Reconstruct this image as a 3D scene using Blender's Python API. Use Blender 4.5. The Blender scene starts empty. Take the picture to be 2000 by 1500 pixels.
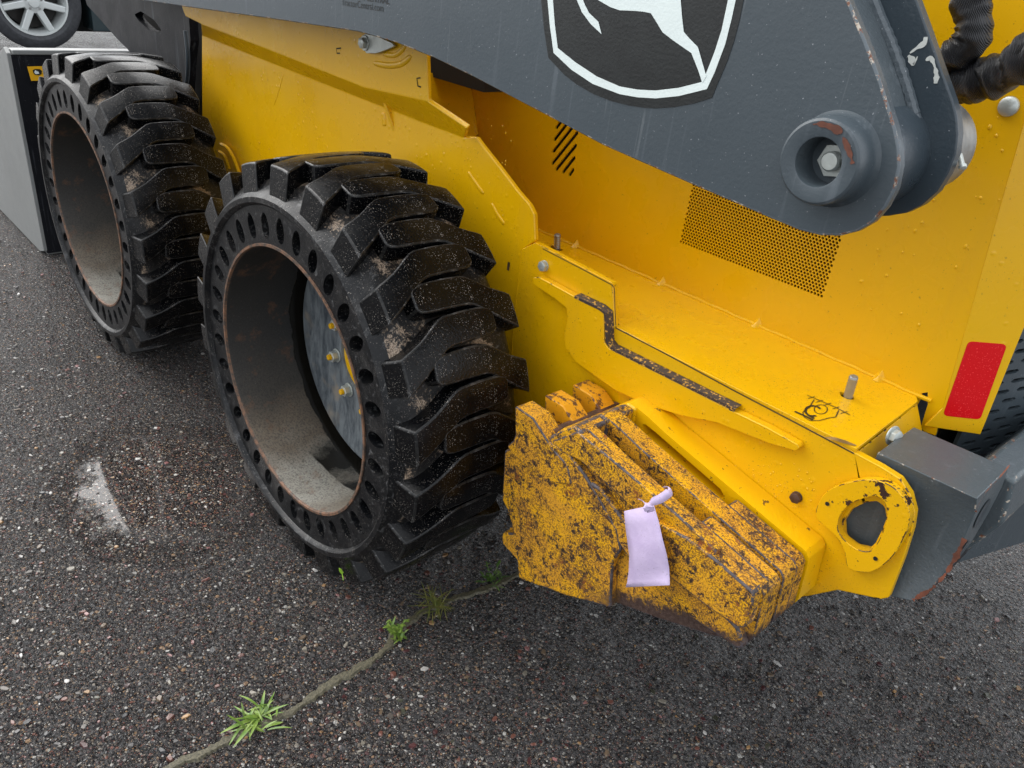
import bpy, bmesh, math, random
import numpy as np
from mathutils import Vector, Matrix, noise
from mathutils.geometry import delaunay_2d_cdt

scene = bpy.context.scene
COL = scene.collection
random.seed(7)
PI = math.pi

# ------------------------------------------------------------------ camera, sky, sun
HUB = 0.412                                    # height of the wheel hubs above the ground
CAMPOS = Vector((1.19948, -0.62811, 0.76781 + HUB))
RX = Vector((0.67148, 0.73307, 0.10823))       # camera right
RD = Vector((0.42203, -0.25826, -0.86902))     # camera down
RF = Vector((-0.60910, 0.62921, -0.48280))     # camera forward
FPX = 1532.93
cd = bpy.data.cameras.new("camera"); cam = bpy.data.objects.new("camera", cd)
cd.sensor_width = 36.0; cd.lens = 36.0 * FPX / 2000.0; cd.clip_start = 0.05; cd.clip_end = 500
m = Matrix((( RX.x, -RD.x, -RF.x, CAMPOS.x), (RX.y, -RD.y, -RF.y, CAMPOS.y), (RX.z, -RD.z, -RF.z, CAMPOS.z), (0, 0, 0, 1)))
cam.matrix_world = m
COL.objects.link(cam); scene.camera = cam

SUN_EL, SUN_AZ = 48.0, 262.0
world = bpy.data.worlds.new("World"); scene.world = world; world.use_nodes = True
wt = world.node_tree; wt.nodes.clear()
wo = wt.nodes.new("ShaderNodeOutputWorld"); bg = wt.nodes.new("ShaderNodeBackground")
sky = wt.nodes.new("ShaderNodeTexSky"); sky.sky_type = 'NISHITA'; sky.sun_disc = False
sky.sun_elevation = math.radians(SUN_EL); sky.sun_rotation = math.radians(SUN_AZ)
sky.air_density = 1.0; sky.dust_density = 4.0; sky.ozone_density = 1.0
hs = wt.nodes.new("ShaderNodeHueSaturation"); hs.inputs['Saturation'].default_value = 0.25
mixs = wt.nodes.new("ShaderNodeMixRGB"); mixs.inputs[0].default_value = 0.5
mixs.inputs[2].default_value = (7.0, 7.3, 7.7, 1)
wt.links.new(sky.outputs[0], hs.inputs['Color']); wt.links.new(hs.outputs[0], mixs.inputs[1])
wt.links.new(mixs.outputs[0], bg.inputs[0]); bg.inputs[1].default_value = 0.14
wt.links.new(bg.outputs[0], wo.inputs[0])
sd = bpy.data.lights.new("sun", 'SUN'); sd.energy = 1.25; sd.angle = math.radians(75); sd.color = (1.0, 0.97, 0.92)
so = bpy.data.objects.new("sun", sd); COL.objects.link(so)
az = math.radians(SUN_AZ); el = math.radians(SUN_EL)
sdir = Vector((math.sin(az) * math.cos(el), math.cos(az) * math.cos(el), math.sin(el)))
so.rotation_euler = sdir.to_track_quat('Z', 'Y').to_euler()
scene.view_settings.view_transform = 'Standard'; scene.view_settings.look = 'None'
scene.view_settings.gamma = 1.0; scene.view_settings.use_curve_mapping = False
scene.view_settings.exposure = 1.0
scene.cycles.max_bounces = 6; scene.cycles.diffuse_bounces = 4; scene.cycles.glossy_bounces = 3

# ------------------------------------------------------------------ measuring helpers
def onp(u, v, pt, nrm):
    """point where the sight line through photo pixel (u, v) meets a real plane of the machine"""
    d = RX * ((u - 1000) / FPX) + RD * ((v - 750) / FPX) + RF
    pt = Vector(pt); nrm = Vector(nrm)
    return CAMPOS + d * ((pt - CAMPOS).dot(nrm) / d.dot(nrm))
def PY(u, v, y): return onp(u, v, (0, y, 0), (0, 1, 0))
def PX(u, v, x): return onp(u, v, (x, 0, 0), (1, 0, 0))
def PZ(u, v, z): return onp(u, v, (0, 0, z), (0, 0, 1))

# ------------------------------------------------------------------ object helpers
WORN = {}
def link(o, parent=None):
    COL.objects.link(o)
    if parent is not None: o.parent = parent
    return o
def empty(name, loc, label, cat, group=None):
    o = bpy.data.objects.new(name, None); o.empty_display_size = 0.05; o.location = loc
    link(o); o["label"] = label; o["category"] = cat
    if group: o["group"] = group
    return o
def finish(name, bm, mat, parent=None, bevel=0, seg=2, smooth=True, angle=30, doubles=1e-5, worn=None):
    if doubles: bmesh.ops.remove_doubles(bm, verts=bm.verts, dist=doubles)
    bmesh.ops.recalc_face_normals(bm, faces=bm.faces)
    me = bpy.data.meshes.new(name); bm.to_mesh(me); bm.free()
    if smooth:
        me.polygons.foreach_set("use_smooth", [True] * len(me.polygons))
        me.set_sharp_from_angle(angle=math.radians(angle))
    for mm in (mat if isinstance(mat, (list, tuple)) else [mat]): me.materials.append(mm)
    o = bpy.data.objects.new(name, me)
    if bevel:
        b = o.modifiers.new("bevel", 'BEVEL'); b.width = bevel; b.segments = seg
        b.limit_method = 'ANGLE'; b.angle_limit = math.radians(28); b.harden_normals = smooth
        b.use_clamp_overlap = True
        if mat in WORN: me.materials.append(WORN[mat]); b.material = 1
    link(o, parent)
    return o
def rounded(pts, r, n=4):
    """round the corners of a 2D loop; r is one radius or one per corner"""
    out = []; N = len(pts)
    for i in range(N):
        rr = r[i] if isinstance(r, (list, tuple)) else r
        p = Vector(pts[i][:2]); a = Vector(pts[i - 1][:2]); b = Vector(pts[(i + 1) % N][:2])
        la = (a - p).length; lb = (b - p).length
        if rr <= 0 or la < 1e-6 or lb < 1e-6: out.append(p); continue
        d1 = (a - p) / la; d2 = (b - p) / lb
        ang = max(0.05, d1.angle(d2)); t = min(rr / math.tan(ang / 2), la * .45, lb * .45)
        p1 = p + d1 * t; p2 = p + d2 * t
        for k in range(n + 1):
            s = k / n; out.append((1 - s) ** 2 * p1 + 2 * s * (1 - s) * p + s * s * p2)
    return out
def slab_bm(bm, loop, holes, f0, f1):
    """solid plate: 2D loop with holes; f0 / f1 map a 2D point to the front / back 3D point"""
    vs = []; es = []
    for lp in [loop] + list(holes):
        s = len(vs); vs += [Vector(p[:2]) for p in lp]
        es += [(s + i, s + (i + 1) % len(lp)) for i in range(len(lp))]
    if holes:
        V, E_, F, *_ = delaunay_2d_cdt(vs, es, [], 1, 1e-7, False)
        C = np.array([[sum(V[i][0] for i in f) / len(f), sum(V[i][1] for i in f) / len(f)] for f in F])
        def inside(lp, C):
            r = np.zeros(len(C), bool); x, y = C[:, 0], C[:, 1]
            for i in range(len(lp)):
                x0, y0 = lp[i - 1][:2]; x1, y1 = lp[i][:2]
                if y0 == y1: continue
                r ^= ((y0 > y) != (y1 > y)) & (x < (x1 - x0) * (y - y0) / (y1 - y0) + x0)
            return r
        keep = inside(loop, C)
        for h in holes: keep &= ~inside(h, C)
        F = [f for f, k in zip(F, keep) if k]
    else:
        V, F = vs, [list(range(len(vs)))]
    a = [bm.verts.new(f0(p)) for p in V]; b = [bm.verts.new(f1(p)) for p in V]
    cnt = {}
    for f in F:
        for i in range(len(f)):
            e = (f[i], f[(i + 1) % len(f)]); cnt[e] = 1
        if len(f) > 2:
            try: bm.faces.new([a[i] for i in f]); bm.faces.new([b[i] for i in reversed(f)])
            except ValueError: pass
    for (i, j) in cnt:
        if (j, i) not in cnt:
            try: bm.faces.new([a[j], a[i], b[i], b[j]])
            except ValueError: pass
def plate_y(name, loop, y0, y1, mat, parent, holes=(), bevel=.0015, seg=2):
    """plate parallel to the machine's side: loop of (x, z)"""
    bm = bmesh.new()
    slab_bm(bm, loop, holes, lambda p: Vector((p[0], y0, p[1])), lambda p: Vector((p[0], y1, p[1])))
    return finish(name, bm, mat, parent, bevel, seg)
def px_loop(pxs, y, r=0, n=4):
    pts = [PY(u, v, y) for u, v in pxs]; pts = [(p.x, p.z) for p in pts]
    return rounded(pts, r, n) if r else [Vector(p) for p in pts]
def frame(n):
    n = Vector(n).normalized(); a = Vector((0, 0, 1)) if abs(n.z) < .9 else Vector((1, 0, 0))
    u = a.cross(n).normalized(); return u, n.cross(u).normalized(), n
def poly_slab(name, pts3, nrm, t, mat, parent, holes=(), bevel=.0015, r=0, n=4):
    """plate from 3D points lying in one plane; thickness t goes along -nrm"""
    u, v, w = frame(nrm); o = Vector(pts3[0])
    to2 = lambda p: Vector(((Vector(p) - o).dot(u), (Vector(p) - o).dot(v)))
    lp = [to2(p) for p in pts3]
    if r: lp = rounded(lp, r, n)
    bm = bmesh.new()
    slab_bm(bm, lp, [[to2(p) for p in h] for h in holes], lambda p: o + u * p[0] + v * p[1], lambda p: o + u * p[0] + v * p[1] - w * t)
    return finish(name, bm, mat, parent, bevel)
def ribbon(bm, pts, widths, nrm, lift=0.0):
    nrm = Vector(nrm).normalized(); prev = None
    if not isinstance(widths, (list, tuple)): widths = [widths] * len(pts)
    for i, p in enumerate(pts):
        a = Vector(pts[max(i - 1, 0)]); b = Vector(pts[min(i + 1, len(pts) - 1)])
        s = (b - a).normalized().cross(nrm) * widths[i] / 2
        q = (bm.verts.new(Vector(p) + s + nrm * lift), bm.verts.new(Vector(p) - s + nrm * lift))
        if prev: bm.faces.new((prev[0], prev[1], q[1], q[0]))
        prev = q
def cyl(bm, c, axis, r0, r1, h, n=32, cap0=True, cap1=True, phase=0):
    u, v, w = frame(axis); c = Vector(c)
    A = [bm.verts.new(c + (u * math.cos(phase + 2 * PI * i / n) + v * math.sin(phase + 2 * PI * i / n)) * r0) for i in range(n)]
    B = [bm.verts.new(c + w * h + (u * math.cos(phase + 2 * PI * i / n) + v * math.sin(phase + 2 * PI * i / n)) * r1) for i in range(n)]
    for i in range(n): bm.faces.new((A[i], A[(i + 1) % n], B[(i + 1) % n], B[i]))
    if cap0: bm.faces.new(list(reversed(A)))
    if cap1: bm.faces.new(B)
def lathe(bm, c, axis, prof, n=48, closed=False):
    """prof: (height along the axis, radius)"""
    u, v, w = frame(axis); c = Vector(c); rings = []
    for h, r in prof:
        if r < 1e-6: rings.append([bm.verts.new(c + w * h)] * n)
        else: rings.append([bm.verts.new(c + w * h + (u * math.cos(2 * PI * i / n) + v * math.sin(2 * PI * i / n)) * r) for i in range(n)])
    R = rings + ([rings[0]] if closed else [])
    for A, B in zip(R, R[1:]):
        for i in range(n):
            f = [A[i], A[(i + 1) % n], B[(i + 1) % n], B[i]]; g = []
            for q in f:
                if q not in g: g.append(q)
            if len(g) > 2: bm.faces.new(g)
def tube(bm, pts, rad, n=12, cap=True):
    prev = None; up = Vector((0.13, 0.31, 0.94)); first = None
    for i, p in enumerate(pts):
        a = Vector(pts[max(i - 1, 0)]); b = Vector(pts[min(i + 1, len(pts) - 1)])
        t = (b - a).normalized(); s = t.cross(up).normalized(); q = s.cross(t).normalized(); up = q
        r = rad(i) if callable(rad) else rad
        ring = [bm.verts.new(Vector(p) + (s * math.cos(2 * PI * k / n) + q * math.sin(2 * PI * k / n)) * r) for k in range(n)]
        if prev:
            for k in range(n): bm.faces.new((prev[k], prev[(k + 1) % n], ring[(k + 1) % n], ring[k]))
        else: first = ring
        prev = ring
    if cap: bm.faces.new(list(reversed(first))); bm.faces.new(prev)
def smooth_path(pts, n=8):
    out = []
    P_ = [Vector(p) for p in pts]
    for i in range(len(P_) - 1):
        p0 = P_[max(i - 1, 0)]; p1 = P_[i]; p2 = P_[i + 1]; p3 = P_[min(i + 2, len(P_) - 1)]
        for k in range(n):
            t = k / n
            out.append(.5 * ((2 * p1) + (p2 - p0) * t + (2 * p0 - 5 * p1 + 4 * p2 - p3) * t * t + (3 * p1 - p0 - 3 * p2 + p3) * t ** 3))
    out.append(P_[-1]); return out
def boxm(bm, x0, x1, y0, y1, z0, z1):
    v = [bm.verts.new((x, y, z)) for x in (x0, x1) for y in (y0, y1) for z in (z0, z1)]
    for f in ((0, 1, 3, 2), (4, 6, 7, 5), (0, 4, 5, 1), (2, 3, 7, 6), (0, 2, 6, 4), (1, 5, 7, 3)): bm.faces.new([v[i] for i in f])

# ------------------------------------------------------------------ materials
class NT:
    def __init__(s, name):
        s.m = bpy.data.materials.new(name); s.m.use_nodes = True; s.t = s.m.node_tree
        s.b = s.t.nodes["Principled BSDF"]; s.tc = None
    def set(s, sock, val):
        if hasattr(val, 'is_output') or isinstance(val, bpy.types.NodeSocket): s.t.links.new(val, sock)
        else:
            if isinstance(val, (tuple, list)) and len(val) == 3 and len(getattr(sock, 'default_value', (0,) * 3)) == 4: val = (*val, 1)
            sock.default_value = val
    def co(s, kind='Object', scale=None, rot=None):
        if s.tc is None: s.tc = s.t.nodes.new("ShaderNodeTexCoord")
        o = s.tc.outputs[kind]
        if scale is not None or rot is not None:
            mp = s.t.nodes.new("ShaderNodeMapping"); s.t.links.new(o, mp.inputs[0])
            if scale is not None: mp.inputs['Scale'].default_value = scale if isinstance(scale, tuple) else (scale,) * 3
            if rot is not None: mp.inputs['Rotation'].default_value = rot
            o = mp.outputs[0]
        return o
    def noise(s, scale, detail=4, rough=.55, vec=None, dist=0, col=False):
        n = s.t.nodes.new("ShaderNodeTexNoise"); n.inputs['Scale'].default_value = scale
        n.inputs['Detail'].default_value = detail; n.inputs['Roughness'].default_value = rough
        n.inputs['Distortion'].default_value = dist
        s.t.links.new(vec if vec is not None else s.co(), n.inputs['Vector']); return n.outputs['Color' if col else 'Fac']
    def vor(s, scale, feat='F1', out='Distance', vec=None, rnd=1.0):
        n = s.t.nodes.new("ShaderNodeTexVoronoi"); n.feature = feat; n.inputs['Scale'].default_value = scale
        n.inputs['Randomness'].default_value = rnd
        s.t.links.new(vec if vec is not None else s.co(), n.inputs['Vector']); return n.outputs[out]
    def mr(s, v, a, b, c=0., d=1., smooth=False):
        n = s.t.nodes.new("ShaderNodeMapRange"); n.interpolation_type = 'SMOOTHSTEP' if smooth else 'LINEAR'
        s.set(n.inputs['Value'], v)
        for k, x in zip(('From Min', 'From Max', 'To Min', 'To Max'), (a, b, c, d)): s.set(n.inputs[k], x)
        return n.outputs[0]
    def math(s, op, a, b=0., clamp=False):
        n = s.t.nodes.new("ShaderNodeMath"); n.operation = op; n.use_clamp = clamp
        s.set(n.inputs[0], a); s.set(n.inputs[1], b); return n.outputs[0]
    def mix(s, f, a, b, mode='MIX'):
        n = s.t.nodes.new("ShaderNodeMixRGB"); n.blend_type = mode
        s.set(n.inputs[0], f); s.set(n.inputs[1], a); s.set(n.inputs[2], b); return n.outputs[0]
    def ramp(s, f, stops, const=False):
        n = s.t.nodes.new("ShaderNodeValToRGB"); r = n.color_ramp
        if const: r.interpolation = 'CONSTANT'
        while len(r.elements) < len(stops): r.elements.new(.5)
        for e, (p, c) in zip(r.elements, stops): e.position = p; e.color = (*c, 1)
        s.set(n.inputs[0], f); return n.outputs[0]
    def bump(s, h, strength=.3, dist=.002, nrm=None):
        n = s.t.nodes.new("ShaderNodeBump"); n.inputs['Strength'].default_value = strength
        n.inputs['Distance'].default_value = dist; s.set(n.inputs['Height'], h)
        if nrm is not None: s.t.links.new(nrm, n.inputs['Normal'])
        return n.outputs[0]
    def out(s, base=None, rough=None, metal=None, normal=None, spec=None, coat=None, coatr=.08, sub=None):
        i = s.b.inputs
        if base is not None: s.set(i['Base Color'], base)
        if rough is not None: s.set(i['Roughness'], rough)
        if metal is not None: s.set(i['Metallic'], metal)
        if normal is not None: s.set(i['Normal'], normal)
        if spec is not None: s.set(i['Specular IOR Level'], spec)
        if coat is not None: s.set(i['Coat Weight'], coat); i['Coat Roughness'].default_value = coatr
        return s.m

YEL = (0.80, 0.445, 0.001)
RUST = (0.045, 0.022, 0.016)
def drops(N, scale=60, thr=.09, keep=.5):
    """sparse rain drops as relief"""
    v = N.vor(scale, vec=N.co(scale=(1, 1, 1))); c = N.vor(scale, out='Color')
    sel = N.mr(c, keep, keep + .01)
    return N.math('MULTIPLY', N.mr(v, thr * .2, thr * 2.2, 1, 0, True), sel)
def yellow_paint(name, dirt=.3, chips=.0, wear=.0, col=YEL):
    N = NT(name)
    big = N.noise(2.3, 3)
    base = N.mix(N.mr(big, .35, .65), col, (col[0] * .93, col[1] * .90, col[2]))
    # fine dirt specks
    sp = N.mr(N.noise(420, 2, .6), .69 - dirt * .05, .71 - dirt * .05)
    area = N.mr(N.noise(9, 4, .6), .42, .62)
    base = N.mix(N.math('MULTIPLY', N.math('MULTIPLY', sp, area), min(1, .5 + dirt)), base, (.20, .09, .02))
    sp2 = N.mr(N.noise(150, 3, .6), .70, .72)
    base = N.mix(N.math('MULTIPLY', sp2, .75 * min(1, dirt * 2)), base, (.07, .04, .02))
    # faint run-off streaks
    st = N.mr(N.noise(30, 3, .6, vec=N.co(scale=(1, 1, .08))), .55, .8)
    base = N.mix(N.math('MULTIPLY', st, .10 + .15 * dirt), base, (.55, .27, .03))
    if wear:
        base = N.mix(N.mr(N.noise(45, 5, .72), .60 - wear, .62 - wear), base, RUST)
    if chips:
        cm = N.mr(N.noise(34, 6, .65), .66 - chips, .67 - chips)
        base = N.mix(cm, base, RUST)
    h = N.math('ADD', N.math('MULTIPLY', N.noise(260, 2), .12), N.math('MULTIPLY', drops(N, 48, .11, .62), 1.4))
    return N.out(base, rough=N.mr(N.noise(14, 3), .3, .7, .22, .36), normal=N.bump(h, .35, .0012), spec=.5)
M_YEL = yellow_paint("yellow_paint", .3)
M_YEL_DIRTY = yellow_paint("yellow_paint_ledge", 1.0)
M_YEL_WORN = yellow_paint("yellow_paint_plate", .5)
WORN[M_YEL_WORN] = yellow_paint("yellow_paint_worn_edge", .5, wear=.04)
WORN[M_YEL] = yellow_paint("yellow_paint_scuffed_edge", .4, wear=-.08)

def weathered(name, shift=0., edge=False):
    N = NT(name)
    n1 = N.noise(62, 6, .78); n2 = N.noise(13, 5, .65); n3 = N.noise(420, 3, .75); n4 = N.noise(190, 4, .8)
    mix = N.math('ADD', N.math('MULTIPLY', n1, .72), N.math('ADD', N.math('MULTIPLY', n2, .28), N.math('MULTIPLY', N.math('SUBTRACT', n4, .5), .55)))
    rust = N.mr(mix, .535 - shift, .56 - shift)
    fine = N.mr(N.math('ADD', N.math('MULTIPLY', n3, .75), N.math('MULTIPLY', n2, .25)), .49 - shift, .53 - shift)
    rc = N.mix(N.mr(N.noise(120, 4), .4, .6), (.024, .014, .010), (.075, .036, .022))
    rc = N.mix(N.mr(N.noise(26, 3), .60, .68), rc, (.24, .07, .012))
    yc = N.mix(N.mr(N.noise(22, 4), .40, .60), (.80, .40, .004), (.68, .32, .02))
    yc = N.mix(N.math('MULTIPLY', fine, .85), yc, (.15, .065, .018))
    base = N.mix(rust, yc, rc)
    # bare underside where the casting has been dragged over the ground
    sep = N.t.nodes.new("ShaderNodeSeparateXYZ"); N.t.links.new(N.co(), sep.inputs[0])
    L = N.math('SUBTRACT', sep.outputs['Z'], N.math('ADD', N.math('MULTIPLY', sep.outputs['X'], .44), HUB - .177 - .229))
    L = N.math('ADD', L, N.math('MULTIPLY', N.math('SUBTRACT', n1, .5), .10))
    bare = N.math('MULTIPLY', N.mr(L, .018, .034, 1, 0), N.mr(sep.outputs['X'], .66, .72))
    base = N.mix(bare, base, N.mix(N.mr(n4, .4, .6), (.040, .022, .018), (.085, .052, .040)))
    if edge:
        e = N.mr(N.math('ADD', N.math('MULTIPLY', N.noise(22, 4, .7), .6), N.math('MULTIPLY', n4, .4)), .455, .50)
        base = N.mix(e, base, N.mix(N.mr(N.noise(90, 4), .4, .6), (.045, .038, .042), (.095, .080, .088)))
    h = N.math('SUBTRACT', N.math('MULTIPLY', N.noise(90, 5, .65), .8), N.math('MULTIPLY', rust, .25))
    return N.out(base, rough=N.mr(rust, 0, 1, .42, .55), normal=N.bump(h, .6, .0025))
M_RUSTY = weathered("rusty_speckled_yellow_casting"); WORN[M_RUSTY] = weathered("worn_casting_edge", .02, True)
def slightly_worn(k=0.):
    N = NT("orange_weathered_casting")
    r = N.mr(N.math('ADD', N.math('MULTIPLY', N.noise(80, 5, .75), .6), N.math('MULTIPLY', N.noise(18, 3), .4)), .535 - k, .56 - k)
    base = N.mix(r, (.70, .31, .006), (.12, .05, .02))
    return N.out(base, rough=.5, normal=N.bump(N.noise(120, 4), .4, .0015))
M_ORANGE = slightly_worn(.02); WORN[M_ORANGE] = slightly_worn(.05)
def cast_yellow():
    N = NT("yellow_casting"); 
    base = N.mix(N.mr(N.noise(60, 4, .7), .66, .68), YEL, (.12, .06, .02))
    return N.out(base, rough=.34, normal=N.bump(N.noise(140, 4, .6), .35, .002))
M_CAST = cast_yellow()

def grey_paint(name, col=(.052, .068, .082), wear=0., tex=.0, rough=.32):
    N = NT(name)
    base = N.mix(N.mr(N.noise(3, 3), .3, .7), col, tuple(c * 1.12 for c in col))
    st = N.mr(N.noise(60, 3, .6, vec=N.co(scale=(1, 1, .05))), .60, .72)
    base = N.mix(N.math('MULTIPLY', st, .18), base, (.24, .27, .30))
    sc_ = N.mr(N.noise(160, 2, .5, vec=N.co(scale=(1, 1, .03))), .66, .70)
    base = N.mix(N.math('MULTIPLY', N.math('MULTIPLY', sc_, N.mr(N.noise(7, 3), .5, .6)), .18), base, (.30, .32, .33))
    sp = N.mr(N.noise(330, 2, .5), .735, .75)
    base = N.mix(N.math('MULTIPLY', sp, .5), base, (.5, .52, .55))
    if wear:
        e = N.mr(N.noise(70, 5, .75), .58 - wear, .60 - wear)
        base = N.mix(e, base, N.mix(N.mr(N.noise(150, 3), .45, .55), (.50, .44, .36), (.16, .06, .03)))
    h = N.math('ADD', N.noise(230, 3), N.math('MULTIPLY', N.noise(55, 4), tex * 4))
    return N.out(base, rough=N.mr(N.noise(11, 4), .3, .7, rough - .06, rough + .10), normal=N.bump(h, .22 + tex, .0012))
M_GREY = grey_paint("grey_paint", (.052, .067, .078)); WORN[M_GREY] = grey_paint("grey_paint_worn_edge", (.10, .12, .135), wear=.04)
M_GREY_EDGE = grey_paint("dark_grey_paint", (.032, .045, .056), tex=.1)
M_GREY_CAST = grey_paint("grey_rough_paint", (.070, .086, .096), tex=.35, rough=.36); WORN[M_GREY_CAST] = grey_paint("grey_rough_worn_edge", (.07, .09, .10), wear=.02, tex=.3)
M_DARK = grey_paint("near_black_paint", (.005, .0055, .008), tex=.2, rough=.5); M_DARK.node_tree.nodes["Principled BSDF"].inputs['Specular IOR Level'].default_value = .25  # near-black tone; the coupler's shadow is put into this colour

def flat(name, col, rough=.5, metal=0., bumps=None, var=0.):
    N = NT(name); base = col
    if var: base = N.mix(N.mr(N.noise(40, 4), .35, .65), tuple(c * (1 - var) for c in col), tuple(min(1, c * (1 + var)) for c in col))
    return N.out(base, rough=rough, metal=metal, normal=N.bump(N.noise(bumps, 3), .3, .001) if bumps else None)
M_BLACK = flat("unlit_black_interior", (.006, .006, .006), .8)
M_DECALBLACK = flat("decal_black", (.012, .014, .014), .32, bumps=240, var=.2)
M_DECALWHITE = flat("decal_white", (.74, .82, .80), .35, bumps=240, var=.02)
M_ZINC = flat("zinc_plated_steel", (.50, .53, .50), .35, .45, 160, .15)
M_STEEL = flat("dull_steel", (.30, .30, .29), .42, .7, 120, .25)
M_DECALDARK = flat("sticker_ink", (.02, .018, .012), .4)
M_RUSTDARK = flat("rusty_pin", (.09, .045, .03), .6, .2, 200, .4)
M_RUSTRED = flat("bare_rust", (.17, .055, .03), .7, 0, 220, .4)
M_SCRAPE = flat("scraped_pale_metal", (.62, .64, .60), .5, .2, 200, .1)
def red_reflector():
    N = NT("red_reflective_tape")
    v = N.vor(900, out='Color'); sp = N.mr(v, .80, .9)
    base = N.mix(N.math('MULTIPLY', sp, .5), (.66, .0, .004), (.95, .08, .08))
    return N.out(base, rough=.25)
M_RED = red_reflector()

def rubber(name, base0=(.0085, .009, .0105), dust=.5, rough=.26, sand=0., scuff=0., coat=0., spec=.3):
    N = NT(name)
    d = N.mr(N.noise(22, 5, .65), .50, .72)
    base = N.mix(N.math('MULTIPLY', d, dust), base0, (.07, .066, .062))
    sp = N.math('MULTIPLY', N.mr(N.noise(520, 2, .5), .66, .68), N.mr(N.noise(24, 4, .7), .42, .58))
    base = N.mix(N.math('MULTIPLY', sp, .85), base, (.38, .34, .30))
    if sand:
        s_ = N.mr(N.math('ADD', N.math('MULTIPLY', N.noise(15, 3), .65), N.math('MULTIPLY', N.noise(230, 4, .7), .35)), .58 - sand * .06, .62 - sand * .06)
        base = N.mix(s_, base, N.mix(N.mr(N.noise(500, 2), .42, .58), (.14, .10, .07), (.40, .31, .23)))
    if scuff:
        sc = N.mr(N.noise(70, 5, .75, vec=N.co(scale=(1, 1, 1)), dist=.6), .56, .72)
        base = N.mix(N.math('MULTIPLY', sc, scuff), base, (.20, .20, .20))
    h = N.math('ADD', N.math('MULTIPLY', N.noise(180, 4, .6), .5), N.math('MULTIPLY', drops(N, 150, .12, .6), .5))
    return N.out(base, rough=N.mr(N.noise(18, 4), .3, .7, rough, rough + .22), normal=N.bump(h, .55, .0018), spec=spec, coat=coat, coatr=.06)
M_LUG = rubber("wet_black_rubber", (.0022, .0025, .0032), dust=.03, rough=.13, coat=.0, spec=.22); WORN[M_LUG] = rubber("scuffed_rubber_edge", (.007, .0075, .008), dust=.6, rough=.2, scuff=.9)
M_SIDE = rubber("scuffed_sidewall_rubber", (.0045, .005, .006), dust=.30, rough=.24, scuff=.5, spec=.28)
M_TREADBASE = rubber("sandy_tread_base_rubber", (.006, .006, .0065), dust=.45, rough=.28, sand=.5, scuff=.5, spec=.3)
def liner():
    N = NT("dusty_steel_band")
    # dusty band coloured by height: pale tan low, brown in between, dark higher up
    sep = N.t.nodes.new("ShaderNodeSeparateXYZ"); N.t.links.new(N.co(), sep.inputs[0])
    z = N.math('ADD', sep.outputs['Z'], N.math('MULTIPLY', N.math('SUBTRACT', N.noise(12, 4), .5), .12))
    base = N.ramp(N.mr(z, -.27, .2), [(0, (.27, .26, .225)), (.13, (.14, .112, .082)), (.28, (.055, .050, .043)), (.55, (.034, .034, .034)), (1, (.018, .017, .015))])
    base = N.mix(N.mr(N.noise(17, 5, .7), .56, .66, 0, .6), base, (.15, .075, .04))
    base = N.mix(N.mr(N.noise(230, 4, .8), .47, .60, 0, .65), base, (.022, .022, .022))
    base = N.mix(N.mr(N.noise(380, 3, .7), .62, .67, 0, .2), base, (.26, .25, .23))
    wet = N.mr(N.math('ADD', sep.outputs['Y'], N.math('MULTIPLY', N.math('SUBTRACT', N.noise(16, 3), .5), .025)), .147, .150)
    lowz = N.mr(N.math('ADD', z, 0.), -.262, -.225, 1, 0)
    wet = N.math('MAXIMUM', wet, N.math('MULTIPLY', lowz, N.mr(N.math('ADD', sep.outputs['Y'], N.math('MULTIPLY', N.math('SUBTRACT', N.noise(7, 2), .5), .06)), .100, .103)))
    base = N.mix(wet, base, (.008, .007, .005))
    return N.out(base, rough=N.mix(wet, (.5,) * 3, (.12,) * 3), normal=N.bump(N.noise(200, 4), .3, .001))
M_LINER = liner()
def lip():
    N = NT("rusty_rim_lip")
    return N.out(N.mix(N.mr(N.noise(60, 4, .7), .4, .6), (.20, .10, .055), (.06, .045, .035)), rough=.6, normal=N.bump(N.noise(150, 4), .4, .001))
M_LIP = lip()
def disc_mat():
    N = NT("dusty_grey_wheel_disc")
    b = N.mix(N.mr(N.noise(50, 5, .7, vec=N.co(scale=(1, 1, .3))), .36, .60), (.045, .055, .066), (.17, .19, .20))
    b = N.mix(N.mr(N.noise(12, 3), .58, .7, 0, .6), b, (.30, .24, .17))
    return N.out(b, rough=.45, normal=N.bump(N.noise(200, 3), .2, .001))
M_DISC = disc_mat()

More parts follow.
